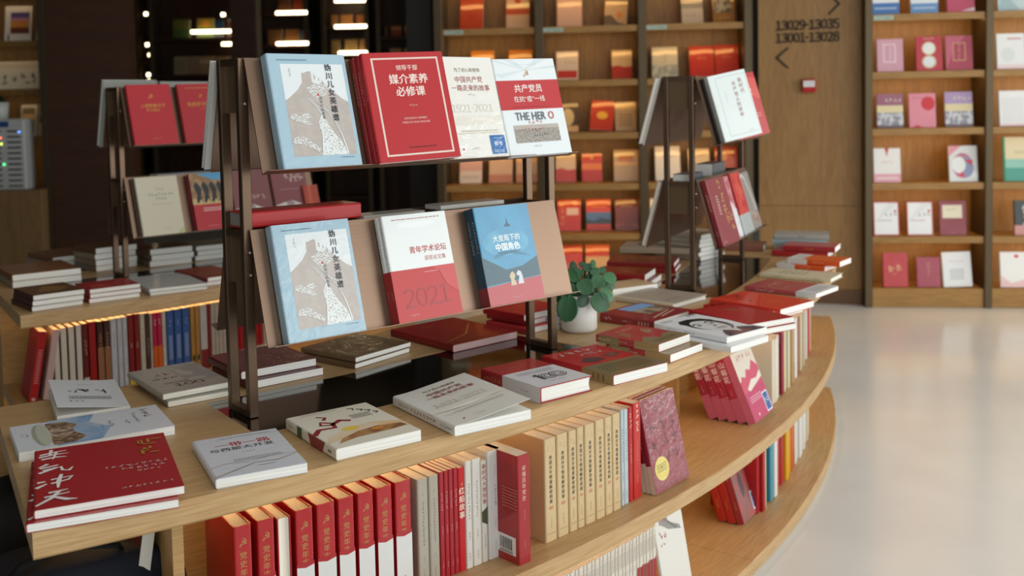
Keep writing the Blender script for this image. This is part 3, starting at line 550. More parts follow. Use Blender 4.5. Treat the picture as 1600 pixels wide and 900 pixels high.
# charging cabinet on the counter
zc = .861; p0 = np.array([-4.28, 7.905, zc]); p1 = np.array([-3.80, 7.905, zc]); wc = p1[0]-p0[0]; hc = (296-185)/FPX*p1[1]
pb = tag(empty('power_bank_cabinet', (p0[0], p0[1], zc)), 'light grey power bank rental cabinet with dark slots on the far left counter', 'charging cabinet')
mb = MB(); mb.box(0, wc, 0, .16, 0, hc, mat('#b6b8b6', .45), .008); mb.build('housing', pb)
mb = MB()
for r in range(11):
    for c_ in range(3): x = wc*(.08+.32*c_); z = hc*(.045+.077*r); mb.box(x, x+wc*.22, -.004, -.0005, z, z+hc*.022, mat('#14181a', .4))
mb.build('slots', pb, None)
mb = MB(); mb.box(wc*.35, wc*.75, -.005, -.0005, hc*.885, hc*.965, mat('#24457e', .3)); paint(mb, (wc*.35, -.005, hc*.885), (1, 0, 0), (0, 0, 1), wc*.4, hc*.08, [('s', .5, .5, 3, .5, '#c8d4e8')]); mb.build('display', pb, None)
for nm, c_, x, z in (('red_light', (1, .15, .05), .62, .735), ('blue_light', (.1, .3, 1), .93, .815), ('green_light', (.05, 1, .3), .66, .36), ('yellow_light', (.8, .9, .1), .63, .65)):
    mb = MB(); mb.box(wc*x-.01, wc*x+.004, -.007, -.0045, hc*z-.004, hc*z+.006, glow(nm, c_, 3)); mb.build('indicator_light', pb, None)
pz = zc+hc+.001
pp = tag(empty('potted_plant', (p0[0]+wc*.5, p0[1]+.08, pz)), 'white pot with dark foliage on top of the charging cabinet', 'plant')
mb = MB(); mb.lathe([(.005, 0), (.075, 0), (.085, .13), (.078, .13), (.07, .02), (.005, .02)], mat('#c3c6c4', .4), 24); mb.lathe([(.0, .11), (.079, .11)], mat('#20180f', .9), 24); mb.build('pot', pp, None)
mb = MB(); rg = random.Random(5)
for i in range(60):
    an = rg.uniform(0, 6.28); el = rg.uniform(.2, 1.3); l = rg.uniform(.06, .12); d = Vector((math.cos(an)*math.cos(el), math.sin(an)*math.cos(el), math.sin(el))); s_ = Vector((-d.y, d.x, 0)).normalized()*.014; b0 = Vector((0, 0, .115)); mid = b0+d*l*.55; mb.poly([b0, mid+s_, b0+d*l+Vector((0, 0, -.02)), mid-s_], mat('#22331f', .5))
mb.build('foliage', pp, None)

# ------------------------------------------------------------------ the two ring-shaped display islands
def ring(r0, r1, z0, z1, ch=.004): return [(r0, z0), (r1-ch, z0), (r1, z0+ch), (r1, z1-ch), (r1-ch, z1), (r0, z1)]
def island(label, ro, ri, t0, t1, g0, g1, glasses, seamsM, seamsB, dividers, ledr, shelf_in):  # dividers: (angle, inner radius, outer radius)
    root = tag(empty('display_island', (CX, CYY, 0)), label, 'display table')
    mb = MB(); tt = .045
    mb.arc(ring(g1, ro, ZT-tt, ZT), t0, t1, OAK, 90); mb.arc(ring(ri, g0, ZT-tt, ZT, .001), t0, t1, OAK, 70)
    edges = [t0]+[q for g in glasses for q in g]+[t1]
    for i in range(0, len(edges), 2): mb.arc(ring(g0-.0005, g1+.0005, ZT-tt, ZT, .0005), edges[i], edges[i+1], OAK, 20)
    mb.build('table_top', root, 'polar')
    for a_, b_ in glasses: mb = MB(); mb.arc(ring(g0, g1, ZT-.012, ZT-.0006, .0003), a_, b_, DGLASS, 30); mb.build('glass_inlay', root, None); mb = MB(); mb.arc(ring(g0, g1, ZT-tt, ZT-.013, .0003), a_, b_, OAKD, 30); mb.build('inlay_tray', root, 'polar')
    for nm, zz, th, seams in (('middle_shelf', ZM, .04, seamsM), ('bottom_shelf', ZB, .0425, seamsB)):
        q = [t0]+seams+[t1]
        for i in range(len(q)-1): mb = MB(); mb.arc(ring(shelf_in, ro-.002*i, zz-th, zz-.0006*(i % 2), .003), q[i]+.0003, q[i+1]-.0003, OAK, 50); mb.build(nm, root, 'polar')
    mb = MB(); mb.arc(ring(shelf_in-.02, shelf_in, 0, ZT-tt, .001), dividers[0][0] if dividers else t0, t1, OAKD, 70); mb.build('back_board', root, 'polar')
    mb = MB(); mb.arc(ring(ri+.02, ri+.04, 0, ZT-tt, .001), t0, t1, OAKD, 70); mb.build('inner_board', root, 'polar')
    for t, ra, rb in dividers:
        for z0, z1 in ((ZB, ZM-.04), (ZM, ZT-tt)):
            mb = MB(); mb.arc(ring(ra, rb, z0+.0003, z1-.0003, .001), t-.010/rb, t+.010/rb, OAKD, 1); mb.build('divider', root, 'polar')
    for zz in (ZT-tt, ZM-.04):
        mb = MB(); mb.arc(ring(ledr, ledr+.012, zz-.012, zz-.0005, .001), t0+.01, t1-.01, LEDI, 70); mb.build('led_strip', root, None)
    return root
T0, T1 = rad(-59.3), rad(-12.1)
tdiv = theta(277, 4.9, .68); tm_ = theta(1069, 4.66, ZM)
island('long curved oak display island in front, books on its top and two shelves', RO, RI, T0, T1, 4.385, 4.69, [(rad(-53.7), rad(-41.0)), (rad(-30.6), rad(-18.6))], [rad(-35.7)], [rad(-35.55)],
       [(tdiv, 4.56, 4.90), (tm_, 4.56, 4.64)], 4.72, 4.56)
island('shorter curved oak display island behind the front one at left', 2.95, 2.06, rad(-56.3), rad(-8), 2.27, 2.55, [(rad(-50), rad(-20))], [], [], [], 2.72, 2.40)

# ------------------------------------------------------------------ bronze book racks
class Rack:
    def __init__(s, label, A, ang, L, dz=0., D=.112, inset=.012):
        s.A = np.array(A, float); s.ang = ang; s.L = L; s.D = D; s.tilt = rad(15.5); s.h = .26; s.in0 = inset; s.top = [1.547+dz, 1.17+dz]
        root = tag(empty('book_display_rack', (A[0], A[1], ZT), ang), label, 'book rack'); s.root = root; Z = lambda z: z-ZT
        for i, u in enumerate((0, L-.022)):
            for y in (0, D-.018):
                mb = MB(); mb.box(u, u+.022, y, y+.018, .0005, Z(s.top[0]), BRONZE, .0015); mb.build('post', root, None)
            for z in (s.top[0]-.014, s.top[1]-.018): mb = MB(); mb.box(u+.001, u+.021, .0185, D-.0185, Z(z), Z(z)+.0135, BRONZE); mb.build('cross_bar', root, None)
            mb = MB(); mb.box(u+.001, u+.021, .0185, D-.0185, .0005, .016, BRONZE); mb.build('foot_bar', root, None)
            for z in (s.top[0]-.015, s.top[1]-.019): mb = MB(); mb.box(u+.009, u+.012, .0185, D-.0185, Z(z)-.105, Z(z), mat('#6b5842', .35, .3)); mb.build('end_plate', root, None)
        mb = MB(); mb.box(.0225, L-.0225, .02, D-.02, Z(s.top[1])-.018, Z(s.top[1])-.012, BRONZE); mb.build('tray', root, None)
        for y in (.006, D-.016): mb = MB(); mb.box(.0225, L-.0225, y, y+.01, Z(s.top[0])-.03, Z(s.top[0])-.012, BRONZE); mb.build('rail', root, None)
        for side in (-1, 1):
            for lv in (0, 1):
                P0, ex, ey, ez = s.frame(side, lv, local=True); w = L-.024; mb = MB()
                def pt(a, b, c): return P0+ex*a-ey*b+ez*c
                def slab_(a0, a1, b0, b1, c0, c1): vs = [pt(a, b, c) for c in (c0, c1) for b in (b0, b1) for a in (a0, a1)]; mb.mesh(vs, [(0, 2, 3, 1), (4, 5, 7, 6), (0, 1, 5, 4), (2, 6, 7, 3), (0, 4, 6, 2), (1, 3, 7, 5)], ROSE)
                slab_(0, w, 0, s.h, -.003, 0); slab_(0, w, s.h, s.h+.0015, -.003, .034)
                o = mb.build('panel', root, 'box')
        for u in (.011, L-.011):
            for z in (s.top[0]-.10, s.top[1]-.05, s.top[1]-.10):
                mb = MB(); mb.tube([(u-.0, -.008, Z(z)), (u, -.0005, Z(z))], .0035, .0035, mat('#b8b0a6', .25, .9)); mb.build('screw', root, None)
    def frame(s, side, lv, local=False):
        """panel frame: origin top left seen from its own side, ex along it, ey up it, ez out of it"""
        st, ct = math.sin(s.tilt), math.cos(s.tilt)
        if side < 0: P = np.array([s.in0, -.006, s.top[lv]-ZT]); ex = np.array([1., 0, 0]); out = np.array([0, -1., 0])
        else: P = np.array([s.L-.012, s.D+.006, s.top[lv]-ZT]); ex = np.array([-1., 0, 0]); out = np.array([0, 1., 0])
        ey = np.array([0, 0, ct])-out*st; ez = np.cross(ex, ey)
        if local: return P, ex, ey, ez
        c, sn = math.cos(s.ang), math.sin(s.ang); R = np.array([[c, -sn, 0], [sn, c, 0], [0, 0, 1]]); return R@P+np.array([s.A[0], s.A[1], ZT]), R@ex, R@ey, R@ez
    def lean(s, b, side, lv, u, off=0., yaw=0., v=None):
        P, ex, ey, ez = s.frame(side, lv); y = rad(yaw); e1 = ex*math.cos(y)+ez*math.sin(y)
        return put(b, P+ex*u-ey*(s.h-.0006 if v is None else v)+ez*(off+.0008), e1, ey)
    def tray(s, b, u, y, z=None, rot=0.):     # lying on the tray, spine toward the viewer
        c, sn = math.cos(s.ang), math.sin(s.ang); R = np.array([[c, -sn], [sn, c]]); p = R@np.array([u, y])+s.A; w, h, t = b['dims']; r = rad(rot)
        a = R@np.array([math.cos(r), math.sin(r)]); n = R@np.array([-math.sin(r), math.cos(r)])
        return put(b, (p[0], p[1], s.top[1]-.0115 if z is None else z), (n[0], n[1], 0), (-a[0], -a[1], 0))
rk1 = Rack('large two-tier bronze book rack standing in the middle of the front island', (-.591, 2.208), rad(40.08), .9265)
rk2 = Rack('bronze book rack at the far end of the front island, seen end-on', (.655, 3.645), rad(64.3), .80, dz=-.019)
rk3 = Rack('two-tier bronze book rack on the rear island at left', (-1.628, 4.200), rad(45), .93, dz=-.003)

# the covers on the racks
def wall_art(x0=.155, y0=.10, x1=.955, y1=.91):
    f = lambda q: [(x0+(x1-x0)*a, y0+(y1-y0)*b) for a, b in q]
    G1 = mottle('#b3aaa5', '#b9b0aa', 60, .5, .4, .3); SP = mottle('#b3aaa5', '#dfe6e8', 190, .44, .4, .3, .05, (1, 1.3, 1)); SP2 = mottle('#b3aaa5', '#dfe6e8', 230, .52, .4, .3, .04, (1, 1.5, 1))
    return [('r', x0, y0, x1, y1, '#dfe6ea'),
        ('p', f([(0, 0), (0, .60), (.12, .66), (.22, .72), (.30, .80), (.31, .90), (.36, .905), (.42, .92), (.46, .92), (.46, .80), (.50, .79), (.60, .85), (.66, .78), (.78, .70), (.9, .62), (1, .58), (1, 0)]), G1),
        ('p', f([(.34, .73), (.46, .77), (.52, .80), (.61, .80), (.72, .74), (.66, .66), (.50, .62), (.40, .68)]), SP2),
        ('p', f([(.46, .92), (.48, .79), (.55, .78), (.62, .80), (.61, .87), (.55, .865), (.54, .91)]), '#dde4e6'),
        ('r', x0+(x1-x0)*.50, y0+(y1-y0)*.83, x0+(x1-x0)*.52, y0+(y1-y0)*.88, '#b3aaa5'), ('r', x0+(x1-x0)*.565, y0+(y1-y0)*.815, x0+(x1-x0)*.58, y0+(y1-y0)*.845, '#b3aaa5'),
        ('p', f([(.43, 0), (.86, 0), (.80, .12), (.70, .22), (.62, .32), (.58, .40), (.52, .44), (.46, .36), (.48, .22), (.47, .10)]), SP),
        ('p', f([(.02, .44), (.10, .46), (.22, .42), (.33, .36), (.36, .33), (.24, .34), (.10, .38), (.02, .41)]), SP2), ('p', f([(0, .17), (.06, .21), (.2, .21), (.34, .13), (.42, .08), (.40, .02), (.30, .08), (.14, .13), (0, .14)]), SP2),
        ('p', f([(.10, .40), (.30, .47), (.36, .43), (.22, .36)]), SP2),
        ('b', [f([q])[0]+(w_,) for q, w_ in (((.34, .62), .006), ((.44, .55), .008), ((.53, .45), .010), ((.53, .36), .012), ((.49, .22), .012), ((.45, .02), .012))], '#e6ebec'),
        ('b', [f([q])[0]+(w_,) for q, w_ in (((.46, .62), .005), ((.62, .48), .007), ((.72, .38), .009), ((.80, .22), .012), ((.86, .01), .016))], '#e6ebec'),
        ('b', [f([q])[0]+(w_,) for q, w_ in (((.36, .63), .006), ((.50, .52), .006), ((.60, .50), .006), ((.72, .44), .006))], '#e0e6e8'),
        ('t', '\u59ab\u5ddd\u513f\u5973\u82f1\u96c4\u8c31', .755, .655, .068, '#1c2430', {'v': 1, 'b': .02}), ('t', '\u5ef6\u5e86\u7ea2\u8272\u6545\u4e8b', .60, .52, .032, '#5a6066', {'v': 1}), ('e', .575, .635, .012, .009, '#c0303a'),
        ('s', .255, .83, 4, .018, '#5a6a78', 'v'), ('l', .12, .935, .5, .955, '#5d7f9c', 1), ('l', .74, .07, .92, .085, '#5d7f9c', 1)]
BLUE = '#a2c0d1'
def bluebook(lb): return B(lb, .195, .26, .030, BLUE, wall_art(), [('s', .5, .8, 8, .022, '#5d7f9c', 'v'), ('s', .5, .45, 4, .018, '#5d7f9c', 'v')], hard=True, coat=.6, film=True)
rk1.lean(bluebook('pale blue hardback with grey wall drawing on the upper tier of the large rack'), -1, 0, .036)
rk1.lean(bluebook('pale blue hardback with grey wall drawing on the lower tier of the large rack'), -1, 1, .034)
RED = '#b8242c'
mf = [('r', .10, .05, .93, .95, '#e6d3c8'), ('r', .122, .066, .908, .934, RED), ('t', '\u9886\u5bfc\u5e72\u90e8', .52, .855, .055, '#efd9d0', {'b': .012}), ('t', '\u5a92\u4ecb\u7d20\u517b', .52, .75, .098, '#f1e0d8', {'b': .025}), ('t', '\u5fc5\u4fee\u8bfe', .52, .635, .098, '#f1e0d8', {'b': .025}),
      ('s', .52, .50, 4, .02, '#e6c8c0'), ('t', 'LINGDAO GANBU', .52, .385, .028, '#e6c8c0', {}), ('t', 'MEIJIE SUYANG BIXIUKE', .52, .345, .026, '#e6c8c0', {}), ('l', .38, .11, .72, .13, '#3d1a1a', 1)]
for i, lb in enumerate(('red paperback spine, back one behind the white-framed red cover', 'red paperback spine, middle one behind the white-framed red cover')):
    rk1.lean(B(lb, .185, .258-.002*i, .016, '#a3242c' if i else '#8f2a2c', mf[:2], [('s', .5, .7, 10, .028, '#e0b8b0', 'v')]), -1, 0, .262+.004*i, .0168*i)
rk1.lean(B('large red paperback with a white frame and bold white title on the upper tier', .212, .262, .014, RED, mf, [('s', .5, .7, 10, .026, '#e0b8b0', 'v')], coat=.5), -1, 0, .268, .0345, 7.5, .263)
cw = '#e4e3de'
story = lambda pale: [('r', 0, .34, 1, .42, pale), ('p', [(0, .36), (.3, .40), (.6, .37), (1, .42), (1, .36), (.5, .32), (0, .33)], '#dedad0'), ('t', '\u4e3a\u4e86\u521d\u5fc3\u548c\u4f7f\u547d', .52, .87, .045, '#7a6a44', {'b': .005}), ('t', '\u4e2d\u56fd\u5171\u4ea7\u515a', .52, .775, .068, '#9c3c3c', {'b': .008}), ('t', '\u4e00\u8def\u8d70\u6765\u7684\u6545\u4e8b', .53, .69, .066, '#9c3c3c', {'b': .008}),
         ('s', .52, .62, 4, .02, '#8a8a86'), ('t', '1921-2021', .5, .49, .105, '#d6d2c6', {}), ('l', .22, .255, .88, .275, '#bcae98', 1), ('l', .08, .235, .9, .25, '#c4b8a4', 1), ('s', .42, .09, 5, .018, '#6a6a68'), ('e', .2, .09, .014, .01, '#b83a3a')]
rk1.lean(B('white paperback with pale 1921-2021 numerals and a blue sample sticker on the upper tier', .176, .262, .020, cw, story('#e0ddd4')+[('r', .70, .03, .97, .215, '#1c66ac'), ('t', '\u6837\u4e66', .835, .13, .05, '#eef3f8', {'b': .01}), ('l', .76, .18, .92, .195, '#bcd2e8', 1), ('l', .74, .045, .93, .075, '#bcd2e8', 2)], coat=.9, film=True), -1, 0, .492, .006)
crowd = mottle('#6a6460', '#b9b3aa', 260, .5, .4, .3, .12, (1, 1.4, 1))
hero = [('p', [(.1, .8), (.5, .88), (.9, 1), (.7, 1), (.5, .9), (.3, 1), (.15, 1), (.48, .885), (0, .84)], '#d5dfe4'), ('p', [(0, .98), (.5, .88), (1, .9), (1, .93), (.52, .885), (0, 1)], '#d2dde2'), ('r', 0, .47, 1, .775, '#bd3238'), ('t', '( \u2026\u2026\u2026\u2026\u2026\u2026\u2026 )', .52, .945, .03, '#6a7a84', {}), hs(.5, .845, .095, '#b5822c'),
        ('t', '\u5171\u4ea7\u515a\u5458', .49, .69, .088, '#f4f0ec', {'b': .012}), ('t', '\u5728\u6297\u201c\u75ab\u201d\u4e00\u7ebf', .48, .58, .066, '#f4f0ec', {'b': .006}), ('l', .2, .49, .8, .505, '#8c2a30', 1), ('r', .14, .13, .86, .31, crowd), ('r', .14, .27, .86, .31, '#b9aea6'), ('t', 'THE HER', .44, .40, .115, '#5d6670', {'b': .03, 'sx': .82}),
        ('t', 'O', .775, .40, .115, '#c0655c', {'b': .03, 'sx': .82}), ('s', .5, .33, 4, .045, '#c88a84'), ('s', .46, .255, 6, .04, '#a4635c'), ('s', .55, .20, 6, .03, '#544e4a'), ('s', .46, .09, 5, .018, '#7a868c')]
rk1.lean(B('white paperback reading THE HERO under a red band, right end of upper tier', .20, .26, .018, '#e3eaee', hero, coat=.5), -1, 0, .672, .008, 5, .262)
rk1.lean(B('thin dark red paperback peeping out under the hero book', .195, .238, .006, '#8c2430', [], coat=.4), -1, 0, .682, .0005)
forum = [('r', 0, 0, 1, .48, '#bd2f32'), ('l', .14, .945, .9, .965, '#a05048', 1), ('e', .5, .9, .3, .03, '#eef3f5'), ('t', '\u9752\u5e74\u5b66\u672f\u8bba\u575b', .63, .655, .072, '#b9282c', {'b': .018}), ('t', '\u83b7\u5956\u8bba\u6587\u96c6', .72, .565, .05, '#b9484a', {}), ('l', .5, .43, .85, .445, '#e0a8a8', 1), ('t', '2021', .5, .21, .24, '#a5343a', {}), ('p', [(.62, .48), (1, .48), (1, .2), (.82, .3), (.75, .42)], '#c84a4c'), ('s', .25, .05, 5, .018, '#f0d0cc')]
for i, lb in enumerate(('white and red forum paperback, back copy on the lower tier', 'white and red forum paperback, front copy in the middle of the lower tier')):
    rk1.lean(B(lb, .186, .255, .0165, '#e8edee', forum, [('r', 0, 0, 1, .48, '#a52a2e'), ('s', .5, .75, 10, .026, '#8a8f94', 'v'), ('s', .5, .25, 4, .02, '#e0b0b0', 'v')], coat=.35), -1, 1, .316+.001*i, .0172*i)
sea = mottle('#2580ac', '#3496c0', 14, .5, .35, .4, .25)
chess = [('p', [(0, .20), (1, .24), (1, .44), (.7, .36), (.4, .34), (0, .50)], '#2c5566'), ('p', [(0, .19), (1, .235), (1, 0), (0, 0)], '#b43c44'), ('e', .48, .62, .42, .14, mottle('#4fa4c8', '#2f8ab4', 16, .5, .35, .4, .2)), ('p', [(.2, .46), (.5, .50), (.9, .45), (.6, .53), (.3, .52)], '#2f7896'),
         ('p', [(.5, .78), (.62, .775), (.6, .80), (.575, .81), (.57, .83), (.565, .87), (.555, .83), (.55, .81), (.52, .80)], '#264a60'), ('t', '\u5927\u53d8\u5c40\u4e0b\u7684', .5, .665, .072, '#eef2f4', {'b': .015}), ('t', '\u4e2d\u56fd\u89d2\u8272', .5, .575, .082, '#f4f6f8', {'b': .03}), ('l', .32, .505, .72, .53, '#244a5e', 2),
         ('p', [(.42, .175), (.53, .175), (.52, .20), (.50, .235), (.525, .26), (.53, .285), (.49, .315), (.45, .30), (.42, .265), (.44, .24), (.43, .20)], '#c8b79a'), ('p', [(.56, .18), (.67, .18), (.66, .205), (.66, .25), (.645, .30), (.60, .32), (.555, .29), (.56, .268), (.60, .262), (.585, .235), (.57, .205)], '#c9d3da'), ('s', .5, .055, 6, .018, '#e4c0c0')]
for i, lb in enumerate(('blue paperback with chess knights, back copy at the right of the lower tier', 'blue paperback with chess knights, front copy at the right of the lower tier')):
    rk1.lean(B(lb, .183, .253, .0175, sea, chess, [('r', 0, 0, 1, 1, '#23465a'), ('r', 0, 0, 1, .19, '#8a3038'), ('s', .5, .7, 10, .03, '#c8d4da', 'v')], coat=.9), -1, 1, .588+.001*i, .018*i)
# edge-on book and lying books on the large rack
rk1.lean(B('white edged book leaning on the back of the large rack, seen edge-on', .19, .255, .016, '#bdbcb8', [('r', 0, 0, 1, 1, '#b8473a')], hard=True), 1, 0, .9265-.012-.186, .0)
rk1.tray(B('thick red book with grey page edge lying on the large rack tray', .085, .30, .036, '#b01a20', [], pages=mat('#8f8a84', .8), hard=True), .31, .0165, rk1.top[1]+.001)
rk1.tray(B('thin grey booklet lying on the tray left of the forum books', .07, .18, .008, '#a9a69e', []), .50, .022, rk1.top[1]-.005)
rk1.tray(B('thin grey booklet lying on the tray behind the chess book', .07, .21, .012, '#b5b2aa', []), .76, .022, rk1.top[1]-.002)

# second rack
rk2.lean(B('white paperback with a red vertical title on the right rack, upper tier', .165, .245, .022, '#dfe8e8', [('r', .18, .06, .97, .95, '#a9b4b4'), ('r', .187, .066, .963, .944, '#dfe8e8'), ('t', '\u65b0\u65f6\u4ee3', .80, .77, .075, '#8c3a40', {'v': 1, 'b': .008}), ('t', '\u5171\u4ea7\u515a\u4eba\u7684\u4fee\u517b', .62, .58, .072, '#8c3a40', {'v': 1, 'b': .008}), ('s', .35, .65, 8, .018, '#8f9a9a', 'v'), ('s', .75, .09, 5, .02, '#7a8484')],
   [('r', 0, 0, 1, 1, '#c3cfcf'), ('s', .5, .72, 10, .028, '#8c4a50', 'v'), ('s', .5, .14, 5, .02, '#6a7a7a', 'v')], coat=.4), -1, 0, .045, .014, 42)
rk2.lean(B('thin black paperback behind the white one on the right rack', .16, .245, .012, '#1d1a18', []), -1, 0, .045)
rk2.lean(B('red paperback half hidden behind the white one on the right rack', .18, .25, .02, '#b42a2c', [('p', [(.3, 1), (1, .9), (1, .55), (.6, .7)], '#c8483e'), ('t', '\u53f2', .72, .71, .12, '#ecd8b0', {'b': .02}), ('l', .55, .28, .9, .36, '#d88a80', 2)]), -1, 0, .29, .0, 32)
gold = '#c09a4a'
rk2.lean(B('maroon paperback with gold brush writing, left on the right rack', .175, .25, .022, '#85262f', [('s', .62, .6, 4, .16, gold, 'v'), ('s', .82, .3, 2, .14, gold, 'v'), ('l', .28, .45, .4, .75, '#d8c0a8', 7), ('l', .08, .05, .25, .065, '#d8c0a8', 1)], [('s', .5, .65, 7, .035, '#d8c8b8', 'v'), ('s', .5, .2, 4, .02, '#d8c8b8', 'v')], coat=.5), -1, 1, .035, 0, 7)
rk2.lean(B('pink and white paperback second on the right rack, lower tier', .155, .245, .016, '#e0dfe4', [('r', 0, .45, 1, 1, mottle('#b05060', '#c88a90', 25, .5)), ('p', [(0, .45), (1, .45), (.6, .6), (.2, .52)], '#e0d0d4'), ('s', .8, .25, 3, .05, '#4a4a54', 'v')], coat=.5), -1, 1, .222)
rk2.lean(B('red and grey paperback third on the right rack, lower tier', .16, .25, .022, '#a8b0b2', [('r', 0, .32, 1, 1, mottle('#b01c22', '#c8463a', 18, .5)), ('t', '\u5c71', .7, .7, .12, '#e08a6a', {})], [('r', 0, .32, 1, 1, '#a3161d')], coat=.5), -1, 1, .385)
rk2.lean(B('grey paperback with a white bridge arch, right end of the right rack', .16, .24, .016, '#8f8a86', [('b', [(.05, .9, .05), (.2, .97, .06), (.45, .9, .06), (.75, .5, .06), (.9, .1, .05)], '#dcdad6'), ('r', .2, .1, .9, .3, mottle('#8a6a5e', '#b0a89e', 40))], coat=.4), -1, 1, .56)
rk2.lean(B('cream edged book leaning on the back of the right rack, upper tier, edge-on', .18, .25, .020, '#cfc8ba', [], hard=True), 1, 0, .80-.012-.18)
rk2.lean(B('pink and red book on the back of the right rack, upper tier', .17, .24, .016, '#b04a50', [('r', 0, 0, 1, .5, '#d8c0c0')]), 1, 0, .22)
rk2.lean(B('pale edged book leaning on the back of the right rack, lower tier, edge-on', .18, .25, .014, '#bfb6a8', [], hard=True), 1, 1, .80-.012-.18)
rk2.tray(B('dark grey-blue book lying on the tray of the right rack, near end', .07, .16, .03, '#4d5560', []), .20, .02)
rk2.tray(B('grey book lying on the tray of the right rack, far end', .07, .2, .05, '#5c5f62', []), .55, .02)
# third rack
rk3.lean(B('red paperback with a gold emblem and two-line title, left on the rear rack', .185, .26, .02, '#b21d2a', [hs(.52, .80, .11, '#c8963c'), ('t', '\u5165\u515a\u79ef\u6781\u5206\u5b50', .55, .645, .068, '#c8963c', {'b': .012}), ('t', '\u5b66\u4e60\u7b14\u8bb0', .53, .57, .056, '#c8963c', {'b': .008}), ('s', .52, .1, 5, .026, '#c8963c')], coat=.3), -1, 0, .012, .006, 5)
rk3.lean(B('red paperback with a gold emblem and one-line title, second on the rear rack', .185, .262, .024, '#a81d28', [('l', .2, .92, .85, .94, '#c8963c', 1), hs(.52, .79, .08, '#c8963c'), ('t', '\u515a\u5458\u5b66\u4e60\u624b\u518c', .5, .65, .075, '#c8963c', {'b': .012}), ('s', .55, .57, 4, .022, '#c8963c'), ('s', .62, .12, 3, .04, '#c8963c')], coat=.3), -1, 0, .235, .006, 6)
for i, (c_, t_) in enumerate((('#4a3626', .012), ('#cfcab4', .016))):
    rk3.lean(B(('brown paperback behind the cream one on the rear rack', 'plain cream paperback with a small dark title on the rear rack')[i], .185, .25, t_, c_, [('s', .55, .78, 3, .045, '#5a5440'), ('s', .55, .69, 8, .05, '#5a5440'), ('s', .55, .61, 4, .045, '#5a5440'), ('l', .3, .52, .82, .535, '#8a8468', 1), ('l', .5, .1, .68, .115, '#8a8468', 1), ('p', [(.82, 0), (1, 0), (1, .12), (.9, .08)], '#b8c08c')] if i else []), -1, 1, .03-.01*(1-i), .0125*i)
dance = [('r', 0, .45, 1, 1, mottle('#a8845a', '#8a6a48', 30)), ('p', [(.2, 1), (1, 1), (1, .86), (.6, .88)], '#4a9ac8'), ('r', 0, .45, 1, .55, '#c8b078')]+[('p', [(x, .5), (x+.05, .62), (x-.02, .78), (x+.05, .86), (x+.12, .8), (x+.18, .72), (x+.14, .6), (x+.2, .46), (x+.12, .55), (x+.06, .47)], '#20242c') for x in (.1, .3, .5, .7)]+[('r', 0, 0, 1, .45, '#b52a34'), ('l', .25, .32, .85, .4, '#e8d0c8', 2), ('l', .3, .06, .6, .075, '#d8a0a0', 1)]
for i in range(2): rk3.lean(B(('red spined paperback behind the dancers cover on the rear rack', 'paperback with dark dancing figures over a red half on the rear rack')[i], .178, .25, .016, '#8c2430', dance if i else [], [('s', .5, .6, 8, .03, '#d8b0a8', 'v')], coat=.3), -1, 1, .265+.004*i, .0168*i)
mtn = [('p', [(0, 0), (0, .3), (.25, .35), (.5, .38), (.75, .3), (1, .05), (1, 0)], '#cfcaca'), ('p', [(.3, .36), (.4, .2), (.55, .33), (.6, .1), (.5, .38)], '#a08a8c')]
rk3.lean(B('dull maroon paperback with white foot, seen through the large rack, left one', .19, .255, .018, '#7d4a4c', mtn+[('s', .6, .5, 4, .085, '#d8c4b8')]), -1, 1, .47)
rk3.lean(B('dull maroon paperback with a white tree, seen through the large rack, right one', .185, .26, .016, '#83484e', mtn+[('e', .08, .92, .06, .04, '#c8a44a'), ('s', .6, .82, 3, .11, '#d8c8c0'), ('s', .7, .75, 3, .1, '#d8c8c0'), ('l', .2, .57, .9, .6, '#b08a84', 1)]), -1, 1, .68)
rk3.lean(B('small orange-red book at the right end of the rear rack', .08, .16, .014, '#a8402c', [('r', .3, 0, .5, 1, '#c05a3c')]), -1, 1, .83, .017)
rk3.lean(B('grey-white book on the back of the rear rack, upper tier, edge-on', .24, .29, .022, '#9fa19c', [], hard=True), 1, 0, .93-.012-.235, v=.26)
rk3.lean(B('grey-white book behind the second red one on the rear rack', .24, .285, .015, '#a6a9a6', [], hard=True), 1, 0, .43, v=.26)
rk3.tray(B('grey booklet lying on the tray of the rear rack', .07, .25, .012, '#8d959a', []), .42, .02, rk3.top[1]-.008)

# ------------------------------------------------------------------ books lying on the front island
wr = mat('#e9e6e2', .5)
def brushes(x, ys, s, c):                 # four big brush characters running down the left edge
    S = [[[(-.5, .18, .09), (.0, .30, .07), (.55, .34, .03)], [(-.05, .55, .08), (-.12, .0, .06)], [(-.55, -.02, .10), (.1, .08, .07), (.65, .05, .02)], [(-.45, -.25, .10), (.1, -.18, .09), (.55, -.25, .03)], [(.15, .25, .07), (.0, -.35, .03)]],
         [[(-.2, .45, .10), (-.55, .2, .05)], [(-.5, .12, .09), (.2, .25, .06)], [(-.4, -.08, .08), (.15, .05, .06)], [(-.55, -.28, .10), (.0, -.05, .08), (.3, .05, .07), (.35, -.25, .07), (.6, -.35, .09), (.75, -.1, .03)]],
         [[(-.6, .12, .10), (-.3, .15, .06)], [(-.65, -.3, .11), (-.25, -.05, .05)], [(-.1, .22, .08), (.75, .30, .03)], [(-.1, -.1, .08), (.55, .05, .06), (.7, .28, .03)], [(.3, .55, .07), (.18, .0, .10), (.15, -.5, .04)]],
         [[(-.2, .42, .10), (.5, .50, .04)], [(-.35, .12, .08), (.55, .25, .04)], [(.2, .45, .08), (-.1, .0, .10), (-.65, -.42, .06)], [(.0, .05, .08), (.45, -.25, .12), (.8, -.32, .03)]]]
    return [('b', [(x+px*s*.9, y+py*s, w*s*1.7) for px, py, w in st], c) for y, chs in zip(ys, S) for st in chs]
